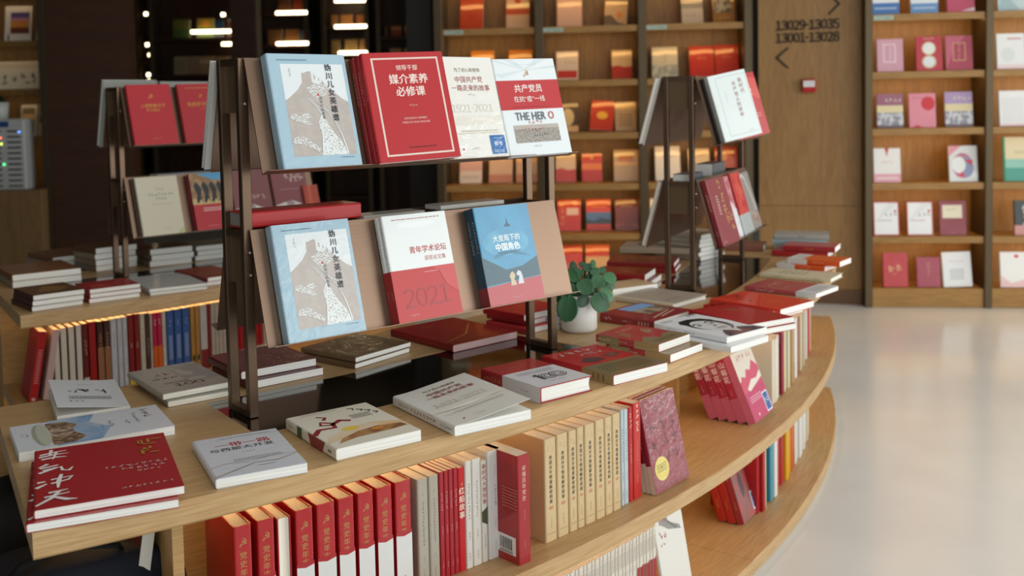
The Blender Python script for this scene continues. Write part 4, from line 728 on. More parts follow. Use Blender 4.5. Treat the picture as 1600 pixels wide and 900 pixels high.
red1 = brushes(.135, (.86, .62, .38, .13), .205, wr)+[('s', .84, .84, 1, .15, '#b8823c'), ('s', .84, .68, 1, .15, '#b8823c'), ('s', .72, .46, 9, .035, '#e6d8d4'), ('s', .76, .40, 6, .035, '#e6d8d4'), ('s', .80, .34, 4, .03, '#e6d8d4'), ('s', .76, .10, 8, .03, '#e6d8d4')]
stack((53.4, 705), (52, 798), (285.5, 752), [
    dict(label='red landscape book with white brush writing, lower of the pair at the front left corner', t=.0155, dx=-.012, dy=-.012, cover='#a6282c', front=red1, coat=.6, film=True, yaw=-1),
    dict(label='red landscape book with white brush writing, upper of the pair at the front left corner', t=.0155, cover='#a6282c', front=red1, spine=[('s', .5, .5, 6, .08, '#d8d0d0', 'v')], coat=.3)])
dome = [('r', 0, 0, 1, .2, '#d7dbe0'), ('p', [(0, .24), (1, .24), (1, .52), (.6, .62), (.3, .5), (0, .56)], mottle('#6f9cc8', '#c8d4e2', 14, .5, .4, .3, .2)), ('p', [(.12, .34), (.3, .42), (.5, .36), (.8, .44), (.95, .36), (.95, .22), (.1, .22)], mottle('#a8866a', '#6f5a48', 60, .5, .4, .3)), ('e', .5, .3, .2, .08, mottle('#c0a890', '#7a6658', 80)),
        ('e', .5, .17, .42, .055, '#a9aa98'), ('e', .5, .185, .42, .045, '#c3c5b4'), ('s', .45, .08, 3, .022, '#5c6470'), ('s', .42, .055, 6, .012, '#7c8490')]
stack((242.6, 631), (15, 668), (19, 709), [dict(label='white book with a round building and blue sky at the left table end', t=.0195, cover='#d9dde2', front=dome+[('s', .30, .88, 4, .05, '#2c3038'), ('s', .42, .80, 8, .03, '#5c6068'), ('s', .55, .73, 3, .03, '#5c6068'), ('s', .5, .62, 4, .035, '#2c3038'), ('s', .6, .56, 6, .015, '#6c7078')], coat=.4)])
b3 = stack((204, 633), (180, 592), (71, 594), [dict(label='small white book with a half open curled cover near the left table end', t=.017, cover='#dcdfe2', openang=9, front=[('s', .42, .42, 2, .13, '#1c1e22'), ('s', .62, .44, 2, .08, '#2c2e32'), ('l', .2, .62, .8, .74, '#7c8088', 3), ('s', .7, .8, 3, .04, '#4c5058'), ('s', .5, .2, 4, .03, '#6c7078')])])
grey = '#aaa498'
hundred = [('t', '100', .5, .22, .14, '#3c3a36', {'b': .008, 'sx': 1.2}), ('s', .42, .66, 3, .085, '#8c4a40'), ('s', .30, .52, 3, .075, '#34322e'), ('l', .2, .3, .6, .36, '#6a665e', 2), ('r', .55, .3, .98, .96, mottle('#98908a', '#b0aaa0', 18))]
stack((199, 582), (254, 616), (358, 593), [dict(label='grey book numbered 100, lower of the pair beside the large rack foot', t=.0145, dx=.006, dy=-.014, cover='#9a958a', front=hundred, yaw=-2, pages=CREAMP), dict(label='grey book numbered 100, upper of the pair beside the large rack foot', t=.0145, cover=grey, front=hundred, pages=CREAMP, coat=.5, film=True)])
stack((324, 556), (376, 581), (498, 561), [dict(label='dark red book, lower of the pair under the lower blue hardback', t=.020, dx=.006, dy=-.03, w=.205, cover='#5a1c1c', yaw=1.5), dict(label='dark red glossy book, upper of the pair under the lower blue hardback', t=.020, cover='#64201e', front=[('s', .7, .6, 3, .08, '#8a4a2a')], coat=.8, film=True)], base=ZT)
stack((470, 543), (555, 559), (650.6, 535.5), [dict(label='brown book, lower of the pair lying behind the dark glass strip', t=.0135, dx=-.008, dy=-.006, cover='#6c5338', yaw=1), dict(label='brown book, upper of the pair lying behind the dark glass strip', t=.0135, cover='#755b3e', front=[('s', .6, .55, 5, .05, '#8c7450')], coat=.6, film=True)])
stack((610, 514.7), (707.4, 539.7), (803.6, 516.6), [dict(label='thick dark red book with a golden line under the forum book', t=.0205, cover='#8e1a1a', hard=False, front=[('b', [(.1, .15, .02), (.5, .3, .02), (.9, .65, .015)], '#b07a2c'), ('l', .3, .8, .5, .83, '#b88a6a', 1)], pages=mat('#c8a8a6', .8, 0, 0, 'pages'), coat=.5)])
stack((757, 480), (818.5, 492), (853, 481), [dict(label='white book, lowest in the stack behind the right foot of the large rack', t=.018, dx=-.012, dy=-.02, cover='#c0343a', w=.2), dict(label='white paged red book, middle of the stack behind the right rack foot', t=.016, dx=.02, dy=.0, cover='#b83038', w=.17, yaw=4), dict(label='red topped book, uppermost of the stack behind the right rack foot', t=.020, cover='#b4252a', front=[('s', .5, .6, 4, .09, '#d8a068')], w=.19, yaw=2)])
stack((822, 488), (868, 499), (893, 484), [dict(label='white booklet with a blue cover, lower, between the right rack foot and plant', t=.016, dx=.004, cover='#c9d0d8', w=.13), dict(label='white booklet with a blue cover, upper, between the right rack foot and plant', t=.016, cover='#aebfce', w=.13, front=[('r', .1, .1, .9, .5, '#3a5a80')])])
# right of the plant, rear strip of the table
stack((925, 444), (957, 452), (994.7, 438), [dict(label='thick cream topped book just behind the plant leaves', t=.030, cover='#d2b48a', w=.2)])
stack((961.5, 462), (1051.5, 474.5), (1091.5, 458), [dict(label='grey-beige hardback lying between the plant and the right rack', t=.019, cover='#a99a8c', hard=True, front=[('s', .6, .6, 6, .03, '#8a7c70'), ('l', .15, .2, .6, .24, '#6a5e54', 1)], spinec='#d8ccb4')])
stack((937, 489), (1021.7, 502), (1058, 480), [dict(label='dark red book with a blue sky picture right of the plant', t=.027, cover='#8c2a2c', front=[('p', [(.35, .95), (.95, .95), (.95, .68), (.35, .68)], '#7fa8d8'), ('r', .35, .35, .95, .68, mottle('#6a5a48', '#a89880', 25)), ('b', [(.2, .15, .03), (.8, .32, .02)], '#d8b8a0'), ('b', [(.35, .12, .03), (.85, .25, .02)], '#d8b8a0')], spine=[('s', .5, .84, 2, .07, '#d8b0a8', 'v'), ('s', .5, .5, 4, .035, '#d8b0a8', 'v'), ('l', .3, .08, .7, .3, '#d8b0a8', 4)], coat=.4)])
stack((948, 408.5), (1053, 411), (1078, 396.5), [dict(label='red hardback, lower of the pair between the posts of the right rack', t=.020, dy=-.006, cover='#8c1a1a', w=.19, hard=True), dict(label='red hardback, upper of the pair between the posts of the right rack', t=.022, cover='#8a1c1a', w=.19, hard=True, front=[('r', .3, .3, .7, .75, mottle('#8a5a2c', '#6a2a1a', 22))], coat=.5)])
stack((925, 426), (1007.5, 429.5), (1033, 419), [dict(label='dark red paperback, lower of the pair behind the plant', t=.022, dx=.012, dy=-.02, cover='#8a1c1c', w=.17), dict(label='dark red paperback, upper of the pair behind the plant', t=.024, cover='#8c1a1a', w=.17, front=[('b', [(.3, .35, .03), (.6, .6, .03)], '#b88a7a')])])
stack((985, 386.5), (1076, 388), (1092, 377), [dict(label='long pale book with white pages behind the two red hardbacks', t=.026, cover='#b3a290', w=.2, h=.3), ], base=ZT+.027)
stack((985, 386.5), (1076, 388), (1092, 377), [dict(label='pale book under the long pale one behind the red hardbacks', t=.0265, cover='#a39686', w=.18, h=.3)])
wst = []
for i in range(6): wst.append(dict(label='white paged book, %s in the tall stack behind the right rack' % ('bottom', 'second from bottom', 'third from bottom', 'third from top', 'second from top', 'topmost')[i], t=.0185, dx=random.Random(i).uniform(-.008, .008), dy=random.Random(i+9).uniform(-.008, .008), cover='#b8aea0', w=.19, h=.24, front=[('s', .5, .6, 4, .06, '#8a8070')]))
stack((1058, 364), (1093, 367), (1112, 357), wst)
# along the front edge, right part
thk = dict(coat=.4)
sp_ = lambda c: [('s', .5, .86, 5, .042, c, 'v'), ('s', .5, .55, 3, .035, c, 'v'), ('s', .5, .1, 4, .018, '#5c4a34', 'v')]
arm = [('p', [(0, .0), (0, .25), (.3, .4), (.5, .2), (.75, .32), (1, .3), (1, 0)], '#8c7a58'), ('l', .12, .08, .8, .2, '#5c4c34', 5), ('s', .55, .82, 5, .07, '#e6d0c0'), ('p', [(.1, .5), (.35, .6), (.3, .8), (.15, .7)], '#9c6a50'), ('p', [(.6, .45), (.9, .55), (.8, .7), (.65, .62)], '#a87a5c')]
stack((931, 522), (1029, 538), (1084, 522), [dict(label='red and khaki paperback, lower of the pair right of the plant pot', t=.022, dx=.0, dy=-.035, w=.165, cover='#b23a3c', front=arm, spine=[('r', 0, 0, 1, .38, '#a88c60'), ('r', 0, .62, 1, .95, '#98845c')]+sp_('#e6dcc8')), dict(label='red and khaki paperback, upper of the pair right of the plant pot', t=.022, cover='#b04040', front=arm, spine=[('r', 0, 0, 1, .38, '#a88c60'), ('r', 0, .62, 1, .95, '#98845c')]+sp_('#e6dcc8'), coat=.4)])
stack((846.7, 556), (958, 587), (1033.6, 563.5), [dict(label='bright red paperback with a brown paper band at the middle of the front edge', t=.0245, cover='#b8242a', front=[('r', 0, 0, 1.0, .40, '#7c6a4c'), ('l', .1, .1, .9, .34, '#4c4030', 5), ('s', .45, .88, 4, .10, '#e8d8cc'), ('s', .6, .75, 4, .07, '#e8d8cc'), ('p', [(.15, .55), (.35, .66), (.5, .6), (.55, .5), (.3, .46)], '#5c2c38'), ('p', [(.6, .6), (.8, .66), (.95, .58), (.7, .5)], '#7a3c3c')], spine=[('r', 0, 0, 1, .42, '#9a8258'), ('l', .2, .1, .8, .3, '#6c5838', 3)], coat=.5)])
hun = [('r', 0, 0, 1.0, .62, '#d3d5da'), ('l', .15, .46, .85, .56, '#7c8088', 3)]+[('e', cx, .30, rx*k, ry*k, c) for cx, rx, ry in ((.50, .14, .10), (.70, .14, .10)) for k, c in ((1, '#2c2e36'), (.86, '#d3d5da'), (.72, '#2c2e36'), (.58, '#d3d5da'), (.44, '#2c2e36'), (.3, '#d3d5da'))]+[('b', [(.28, .34, .02), (.34, .40, .025), (.34, .20, .025)], '#2c2e36'), ('b', [(.31, .34, .02), (.37, .40, .02), (.37, .20, .02)], '#4c4e56'), ('s', .5, .12, 6, .03, '#6c7078')]
stack((751, 576), (844, 606), (921, 585.6), [dict(label='thick red hardback with a white wrap numbered 100 at the front edge', t=.037, cover='#a02a30', hard=True, front=[('s', .5, .82, 4, .06, '#b8704a')]+hun, spine=[('s', .5, .8, 5, .055, '#b88a5a', 'v'), ('r', 0, 0, 1, .62, '#d3d5da'), ('s', .5, .25, 5, .022, '#5c6068', 'v')], coat=.5)])
stack((613.8, 619), (710, 665.6), (819, 634.4), [dict(label='white book with its cover lifting, pale 1921-2021 numerals, at the front edge', t=.0225, cover='#deddd6', openang=8, front=story('#e4e0d4'), spine=[('s', .5, .82, 5, .03, '#6a6a68', 'v'), ('s', .5, .6, 4, .045, '#a05050', 'v'), ('s', .5, .38, 4, .045, '#a05050', 'v'), ('s', .5, .12, 5, .03, '#6a6a68', 'v')])])
ribbon = '#8c2630'
rib = [('b', [(0, .40, .07), (.12, .52, .07), (.30, .50, .06), (.34, .62, .06), (.24, .70, .05), (.20, .62, .05), (.30, .58, .05), (.45, .66, .08), (.55, .60, .06)], ribbon), ('b', [(.30, .74, .05), (.36, .80, .04), (.28, .86, .03)], ribbon), ('p', [(.0, .14), (.3, .22), (.7, .24), (1, .16), (1, .34), (.7, .46), (.4, .42), (.1, .30)], mottle('#e0b060', '#e4dccb', 9, .5, .4, .2, .25)), ('p', [(.1, .10), (.35, .16), (.75, .17), (.98, .2), (.95, .28), (.7, .33), (.45, .30), (.2, .2)], mottle('#8a5a34', '#c89a5c', 25, .5, .4, .2, .15)), ('e', .42, .40, .10, .05, '#e8c84a'), ('e', .66, .27, .08, .03, '#d88a3a'),
       ('b', [(.70, .92, .02), (.76, .90, .02), (.74, .85, .015)], '#2c2620'), ('b', [(.78, .86, .02), (.84, .83, .02), (.80, .79, .015)], '#2c2620'), ('b', [(.84, .80, .02), (.90, .77, .02), (.86, .73, .015)], '#2c2620'), ('b', [(.90, .72, .02), (.95, .69, .02), (.90, .66, .02)], '#2c2620'), ('l', .60, .62, .85, .74, '#8a8478', 4), ('l', .15, .94, .6, .96, '#b08a7a', 1)]
stack((446.5, 654), (525, 701.7), (655.5, 670), [dict(label='cream book with a red ribbon figure and a glowing sunrise at the front edge', t=.0235, cover='#e2dccb', front=rib, spine=[('s', .5, .9, 4, .022, '#8a3a3a', 'v'), ('r', 0, .66, 1, .76, '#3c5a3c'), ('p', [(0, .26), (1, .20), (1, .54), (0, .48)], ribbon), ('l', .4, .05, .6, .2, '#6a6458', 1)])])
belt = [('t', '\u4e00\u5e26\u4e00\u8def', .52, .76, .115, '#b8333a', {'b': .02}), ('t', '\u4e0e\u897f\u90e8\u5927\u5f00\u53d1', .48, .645, .088, '#2c3038', {'b': .012}), ('s', .52, .52, 4, .025, '#8a9098'), ('b', [(0, .24, .008), (.2, .30, .012), (.45, .26, .010), (.75, .33, .012), (1, .30, .006)], '#a89a8c'), ('b', [(0, .02, .012), (.25, .12, .020), (.5, .22, .014), (.75, .20, .016), (1, .29, .006)], '#9c8068'), ('l', .3, .3, .85, .38, '#9aa0a8', 2), ('b', [(.25, .9, .006), (.6, .95, .006), (1, .9, .006)], '#b0b4bc'), ('l', .5, .13, .7, .15, '#7a8088', 1), ('l', .3, .92, .9, .94, '#9aa0a8', 1)]
stack((300, 690), (336.7, 749), (476.7, 719), [dict(label='white book with red and black title and thin gold waves at the front edge', t=.0185, cover='#d5d8e0', front=belt, spine=[('s', .5, .8, 5, .03, '#7a8088', 'v')], coat=.5, film=True)])
face = [('e', .50, .52, .34, .30, '#1c1c1e'), ('e', .49, .47, .285, .27, '#dcdcda'), ('p', [(.20, .62), (.18, .74), (.3, .84), (.55, .86), (.76, .80), (.84, .66), (.78, .60), (.76, .70), (.6, .76), (.4, .77), (.26, .70)], '#222224'),
        ('b', [(.26, .60, .03), (.34, .635, .04), (.43, .61, .03)], '#2a2a2c'), ('b', [(.55, .61, .03), (.64, .635, .04), (.73, .60, .03)], '#2a2a2c'), ('e', .345, .555, .055, .018, '#3a3a3c'), ('e', .645, .555, .055, .018, '#3a3a3c'), ('e', .345, .557, .02, .014, '#101012'), ('e', .645, .557, .02, .014, '#101012'),
        ('b', [(.52, .56, .012), (.55, .47, .018), (.53, .43, .03), (.47, .425, .03)], '#6a6a6c'), ('b', [(.38, .335, .012), (.46, .35, .025), (.5, .342, .02), (.54, .35, .025), (.62, .335, .012)], '#3a3a3c'), ('b', [(.42, .305, .01), (.5, .295, .02), (.58, .305, .01)], '#8a8a8c'), ('b', [(.73, .58, .02), (.74, .42, .03), (.66, .28, .03), (.55, .215, .02)], '#5a5a5c'), ('p', [(.18, .12), (.34, .24), (.42, .18), (.5, .1), (.60, .18), (.68, .24), (.9, .14), (.95, .0), (.1, .0)], mottle('#4a4a4c', '#8a5a5a', 30)), ('p', [(.42, .18), (.5, .06), (.6, .18), (.5, .22)], '#d8d8d6')]
pr = face+[('b', [(.72, .965, .02), (.78, .955, .03), (.76, .935, .02)], '#1c1c1e'), ('b', [(.84, .965, .03), (.92, .95, .02)], '#1c1c1e'), ('l', .06, .9, .3, .95, '#3a3a3c', 3), ('s', .16, .05, 4, .03, '#a03a3a')]
stack((1075.5, 484.4), (1170, 507), (1210, 489), [dict(label='plain red paperback with a small gold picture behind the portrait book, lower copy', t=.018, dy=-.006, cover='#a01c20', w=.185), dict(label='plain red paperback with a small gold picture behind the portrait book, upper copy', t=.018, cover='#a81e20', front=[('r', .35, .5, .65, .8, mottle('#8a4a24', '#a81e20', 20))], w=.185)])
stack((1021.5, 504.5), (1135.5, 527), (1183, 503), [dict(label='white paperback under the portrait book, sticking out at its near corner', t=.0175, dx=-.022, dy=-.03, cover='#dfe1e2', w=.185, yaw=3, spine=[('s', .5, .6, 6, .03, '#7a7e84', 'v')]), dict(label='white paperback with a black and white portrait drawing at the front edge', t=.0175, cover='#e6e8ea', w=.185, h=.262, front=pr, spine=[('s', .5, .5, 4, .03, '#5a4a44', 'v'), ('s', .5, .75, 6, .02, '#7a7e84', 'v')])])
big = [('s', .32, .80, 5, .105, '#43201c', 'v'), ('t', '\u5927', .5, .86, .13, '#3a1814', {'b': .03}), ('s', .48, .70, 4, .04, '#7a2a1c', 'v'), ('s', .55, .36, 5, .055, '#e0a03a'), ('s', .5, .28, 4, .045, '#e0a03a'), ('e', .85, .1, .03, .02, '#e0b06a')]
stack((1110, 467), (1219, 483.5), (1251, 460), [dict(label='orange-red book, lower of the pair behind the portrait book', t=.020, dx=-.004, dy=.035, cover='#c22a1e', w=.19, h=.25), dict(label='orange-red book with black title, upper of the pair behind the portrait book', t=.021, cover='#cf3420', w=.195, h=.262, front=big, spine=[('s', .5, .74, 5, .045, '#3a1410', 'v'), ('s', .5, .45, 5, .028, '#7a2a1c', 'v'), ('e', .5, .08, .1, .015, '#e8c0a0')], coat=.4)])
stack((1163, 446.7), (1274.4, 459), (1282.7, 443.3), [dict(label='dusky red book with a white band near the far end of the table', t=.017, cover='#a8474a', w=.19, front=[('s', .5, .72, 3, .12, '#d8b0ac'), ('s', .35, .5, 4, .06, '#d8b0ac'), ('r', 0, 0, 1.0, .27, '#d4d8da'), ('l', .2, .06, .8, .22, '#8a9094', 4)], spine=[('s', .5, .7, 6, .04, '#d8b0ac', 'v'), ('r', 0, 0, 1, .27, '#d4d8da')], coat=.5)])
stack((1187, 426.7), (1298, 435.5), (1301, 426.7), [dict(label='cream hardback overhanging the far end of the table', t=.016, cover='#cfc5a8', hard=True, w=.15, front=[('l', .2, .4, .8, .8, '#a89c7c', 5)], spine=[('s', .5, .75, 4, .03, '#8a3a34', 'v'), ('s', .5, .2, 3, .03, '#8a7c5c', 'v')])])
orr = dict(cover='#d85a24', spine=[('r', 0, .62, 1, 1, '#dcdcd8'), ('s', .5, .4, 4, .05, '#f0a884', 'v')], front=[('r', 0, .72, 1, 1, '#dcdcd8'), ('l', .2, .76, .8, .92, '#9a9c9c', 3)])
stack((1229, 402.5), (1312, 409.0), (1314, 399.5), [dict(label='orange book with a white end, lower of the pair at the far table end', t=.020, dy=.055, dx=-.015, w=.13, h=.20, **orr), dict(label='orange book with a white end, upper of the pair at the far table end', t=.022, w=.13, h=.215, **orr)])
stack((1217, 383), (1301, 386.5), (1299, 375), [dict(label='red book, lower of the two under the grey one at the far table end', t=.024, dy=.02, cover='#a8282c', w=.15, h=.24), dict(label='dusky red book below the grey one at the far table end', t=.024, dy=-.01, cover='#b0585a', spinec='#a0282e', w=.15, h=.22, spine=[('s', .5, .5, 4, .05, '#c88a5a', 'v')]), ])
stack((1211, 366), (1296, 367.5), (1294, 361), [dict(label='grey book, lowest at the very end of the table behind the red ones', t=.026, cover='#a8a8a2', w=.15, h=.24), dict(label='grey book, middle one at the very end of the table', t=.026, cover='#98aab0', w=.15, h=.24, dy=.01), dict(label='grey book, topmost at the very end of the table', t=.022, cover='#a2a09a', w=.15, h=.24, spine=[('s', .5, .5, 2, .06, '#6a6864', 'v')])])
stack((1137, 382.5), (1193, 384), (1196, 375), [dict(label='book with a dusky brown cover and cream pages beyond the right rack', t=.027, cover='#8c5a50', pages=CREAMP, w=.16, h=.17)])

# ------------------------------------------------------------------ books lying on the rear island
def pile(names, L, N, R, t, cols, base=ZT, seed=1, **k):
    rg = random.Random(seed); stack(L, N, R, [dict(label=lb, t=t, dx=rg.uniform(-.006, .006)*(i < len(names)-1), dy=rg.uniform(-.006, .006)*(i < len(names)-1), cover=c, yaw=rg.uniform(-1.5, 1.5)*(i < len(names)-1), **k) for i, (lb, c) in enumerate(zip(names, cols))], base)
pile(['dark brown book, %s of three at the left corner of the rear island' % q for q in ('lowest', 'middle one', 'topmost')], (21, 450), (51, 462), (129.4, 450.7), .0185, ['#5c3a2c', '#5a382a', '#6c4a34'], front=[('p', [(.2, .3), (.6, .2), (.9, .5), (.5, .8)], '#8a6a44')], spine=[('r', 0, 0, 1, 1, '#4a2c24')])
pile(['red book with white pages, %s of three on the rear island' % q for q in ('lowest', 'middle one', 'topmost')], (117, 443), (139.5, 452.4), (220, 443), .0165, ['#8c2a2c', '#8c2a2c', '#9a2c30'], seed=3, front=[('r', .1, .1, .5, .5, '#b0483c')])
pile(['grey-white book, %s of the pair in front of the rear rack' % q for q in ('lower', 'upper')], (199, 434), (233, 452), (313, 437.8), .0125, ['#a3a19c', '#b0b0ae'], seed=6, front=[('s', .6, .8, 4, .05, '#7a7874')])
pile(['glossy dark red book, %s of the pair beside the post of the large rack' % q for q in ('lower', 'upper')], (272.4, 421.8), (324, 434), (375, 424), .0165, ['#7c2420', '#84281e'], seed=8, coat=.9)
pile(['long white paged book, %s of the pair at the far left of the rear island' % q for q in ('lower', 'upper')], (-8, 416), (18.7, 430), (145, 414), .026, ['#a89c8c', '#8a5c3c'], seed=9, w=.26)
pile(['brown and cream book, %s of the pair left of the rear rack' % q for q in ('lower', 'upper')], (42.7, 393.8), (82, 402.7), (155.5, 396.4), .024, ['#a08c78', '#7c5a42'], seed=11, w=.2, base=ZT+.002)
pile(['cream paged book, %s in the stack behind the rear rack posts' % q for q in ('bottom one', 'third from top', 'second from top', 'topmost')], (116, 383), (149, 388.4), (213, 382.6), .025, ['#8a7c6c', '#8a7c6c', '#94846e', '#6c4c34'], seed=12, w=.19, h=.2)
pile(['white paged book, %s of three under the lower tier of the rear rack' % q for q in ('lowest', 'middle one', 'topmost')], (214, 383.5), (234, 390), (302.7, 383.5), .026, ['#7c6a58', '#7c6a58', '#6c4c34'], seed=13, w=.19, h=.2)
pile(['pale book, %s of three half hidden by the large rack post' % q for q in ('lowest', 'middle one', 'topmost')], (290, 380), (306, 385), (375, 378), .022, ['#8a8478', '#8a8478', '#8a8478'], seed=14, w=.18, h=.2)

# ------------------------------------------------------------------ books standing on the shelves
ORD = ['first', 'second', 'third', 'fourth', 'fifth', 'sixth', 'seventh', 'eighth', 'ninth', 'tenth']
def xmap(tab):
    xs = [q[0] for q in tab]; ts = [rad(q[1]) for q in tab]
    return lambda x: float(np.interp(x, xs, ts))
def row(z, r, items, shrink=.955, depth=.17, group=None, lean=0., tmap=None):
    """items: x0, x1 (photograph columns at the spine top), height, cover, spine ops, label [, dr, extra]"""
    for it in items:
        x0, x1, h, c, sp, lb = it[:6]; dr = it[6] if len(it) > 6 else 0; ex = it[7] if len(it) > 7 else {}
        if tmap:                     # a long stretch seen at a grazing angle holds several copies
            ta, tb = tmap(x0), tmap(x1); n = max(1, math.ceil((tb-ta)*r/.042)); rg = random.Random(lb)
            for i in range(n):
                a_ = ta+(tb-ta)*i/n; t = (tb-ta)/n*r*shrink; b = B(lb if n == 1 else lb+', '+ORD[i]+' of its run', depth-.004, h-rg.uniform(0, .006), t, c, sp, group=group, **ex); upright(b, a_+.0002, r+rg.uniform(-.006, .010), z+.0006, lean)
            continue
        ta, tb = theta(x0, r+dr, z+h), theta(x1, r+dr, z+h); t = (tb-ta)*(r+dr)*shrink
        b = B(lb, ex.pop('depth', depth), h, max(.004, t), c, ex.pop('front', ()), sp, ex.pop('back', ()), group=group, **ex); upright(b, ta+.0002, r+dr, z+.0006, lean)
HG = '#b08a4c'
hsp = lambda full: [hs(.5, .865, .085, HG), ('t', '\u515a\u53f2\u5e74\u5fd7', .5, .66, .062, HG, {'v': 1, 'b': .012}), ('r', 0, 0, 1.0, .53 if full else .50, '#d9d9d8'), ('p', [(0, .53), (.5, .512), (1, .53), (1, .56), (0, .56)], '#a81a22'), ('s', .5, .12, 4, .022, '#5a5c60', 'v')]
HX = [(364, 393), (401, 428.5), None, (460.5, 489), (494, 523.5), (527.5, 553), (558, 583.5), (587.8, 612.5), (616.5, 642)]
items = []
for i, q in enumerate(HX):
    if q is None: continue
    items.append((q[0], q[1], .246, '#b0161c', hsp(1), '%s red hammer and sickle spine from the left on the front middle shelf' % ORD[len(items)], 0, dict(hard=True, pages=CREAMP, coat=.6, film=True)))
row(ZM, 4.86, items, group='red hardbacks with hammer and sickle spines')
ta = theta(432, 4.86, ZM+.24); tb = theta(454, 4.86, ZM+.24); bb = B('red hardback shelved pages outward among the hammer and sickle spines', .17, .24, (tb-ta)*4.86*.95, '#a5161f', hard=True, pages=CREAMP)
w_, h_, t_ = bb['dims']; tmid = (ta+tb)/2; o_ = np.array([math.cos(tmid), math.sin(tmid), 0]); tn = np.array([-o_[1], o_[0], 0]); put(bb, pol(tmid, 4.86-w_, ZM+.0006)+tn*t_/2, o_, (0, 0, 1))
V = lambda s, cy, sz, c, **k: ('t', s, .5, cy, sz, c, dict(v=1, **k))
gs = [('s', .5, .85, 1, .03, '#8a8478'), ('s', .5, .58, 14, .026, '#5c5850', 'v'), ('s', .5, .25, 2, .02, '#7a766c', 'v'), ('s', .5, .1, 5, .017, '#7a766c', 'v')]
rs = [('s', .5, .72, 7, .022, '#d8a0a0', 'v'), ('s', .5, .45, 4, .018, '#d8a0a0', 'v'), ('s', .5, .12, 3, .018, '#d8a0a0', 'v')]
ws = [('s', .5, .62, 12, .026, '#5a5c60', 'v'), ('s', .5, .3, 4, .02, '#6a6c70', 'v'), ('s', .5, .1, 4, .018, '#6a6c70', 'v')]
row(ZM, 4.86, [
    (651, 668.5, .238, '#aaa294', gs, 'wide grey spine, left of two beside the hammer and sickle row', 0, dict(coat=.6, film=True)), (669, 685, .238, '#a8a092', gs, 'wide grey spine, right of two beside the hammer and sickle row', 0, dict(coat=.6, film=True)),
    (685.5, 692.8, .240, '#a3202a', rs, 'thin red spine, first of four right of the grey spines'), (693.2, 699.8, .240, '#a3202a', rs, 'thin red spine, second of four right of the grey spines'), (700.2, 707.3, .240, '#a3202a', rs, 'thin red spine, third of four right of the grey spines'), (707.7, 714.5, .240, '#a3202a', rs, 'thin red spine, fourth of four right of the grey spines'),
    (715, 725.3, .236, '#c0191e', [('t', '\u7ea2\u8239\u6545\u4e8b', .5, .66, .07, '#eed8c8', {'v': 1, 'b': .02}), ('s', .5, .82, 2, .03, '#e0b08a', 'v')], 'bright red spine with bold white title right of the thin red spines'),
    (726, 736.3, .246, '#dcd8d0', ws, 'narrow white spine, first right of the bright red spine'), (737, 750.6, .246, '#dedad2', ws, 'white spine, second right of the bright red spine'),
    (751, 760, .236, '#d8d4c8', [('t', '\u65b0\u65f6\u4ee3\u5927\u515a\u5f62\u8c61', .5, .77, .052, '#b02a30', {'v': 1, 'b': .015}), ('p', [(0, .5), (1, .54), (1, .36), (0, .4)], '#4c5038'), ('s', .5, .2, 6, .02, '#6a6c70', 'v')], 'thin spine with a red title between two white spines'),
    (761, 783.5, .252, '#d8d6d4', [('s', .5, .82, 5, .018, '#7a7c80', 'v'), ('s', .5, .58, 7, .025, '#5a5c60', 'v'), ('s', .5, .33, 4, .018, '#7a7c80', 'v'), ('s', .5, .12, 5, .015, '#6a6c70', 'v')], 'thick white spine left of the protruding red book')], group='spines on the front middle shelf')
row(ZM, 4.93, [(807.5, 827.3, .252, '#9e2428', [('t', '\u8bfb\u61c2\u767e\u5e74\u515a\u53f2', .5, .74, .05, '#d8b8a8', {'v': 1, 'b': .005}), ('s', .5, .45, 4, .02, '#c8988a', 'v'), ('s', .5, .18, 5, .016, '#c8988a', 'v')], 'dark red book with a barcode on its back, protruding from the row', 0,
    dict(back=[('p', [(0, 0), (0, .7), (.5, .3), (1, .5), (1, 0)], mottle('#9e2428', '#b02a2c', 9, .5, .4, .2, .2)), ('r', .58, .07, .94, .24, '#e9e6e4')]+[('r', .63+.018*j, .11, .63+.018*j+(.006 if j % 3 else .011), .215, '#2c2c30') for j in range(14)]+[('r', .63, .08, .88, .10, '#9a9a9c'), ('l', .7, .5, 1.0, .7, '#c86a5a', 7)], coat=.3))], shrink=.97)
row(ZM, 4.80, [(826.8, 833.5, .262, '#dcdcda', [('s', .5, .75, 8, .02, '#b05a5a', 'v'), ('r', 0, 0, 1, .35, '#5c1c24'), ('s', .5, .18, 2, .03, '#d8d8d8', 'v')], 'white spine with maroon foot set back behind the protruding red book'), (834, 841, .262, '#c9c9c6', [('s', .5, .7, 8, .02, '#7a7c80', 'v')], 'grey-white spine set back beside the beige volumes')])
bs = [('s', .3, .90, 3, .016, '#8a7050', 'v'), ('s', .68, .88, 3, .018, '#b0605a', 'v'), ('t', '\u7f8e\u56fd\u5bf9\u534e\u60c5\u62a5\u89e3\u5bc6\u6863\u6848', .5, .60, .043, '#3c3226', {'v': 1, 'b': .012}), ('e', .5, .325, .2, .018, '#c08a6a'), ('s', .5, .17, 5, .018, '#8a7050', 'v'), ('r', .15, .075, .85, .08, '#a88a64')]
BX = [(850, 868.5), (869.5, 887), (888, 900.5), (901.2, 912), (913.2, 929), (930, 944), (944.7, 956), (956.7, 969)]
row(ZM, 4.89, [(a_, b_, .250+.001*(i % 2), '#cdb48a', bs, '%s beige archive volume from the left in the row of eight' % ORD[i]) for i, (a_, b_) in enumerate(BX)], group='beige archive volumes')
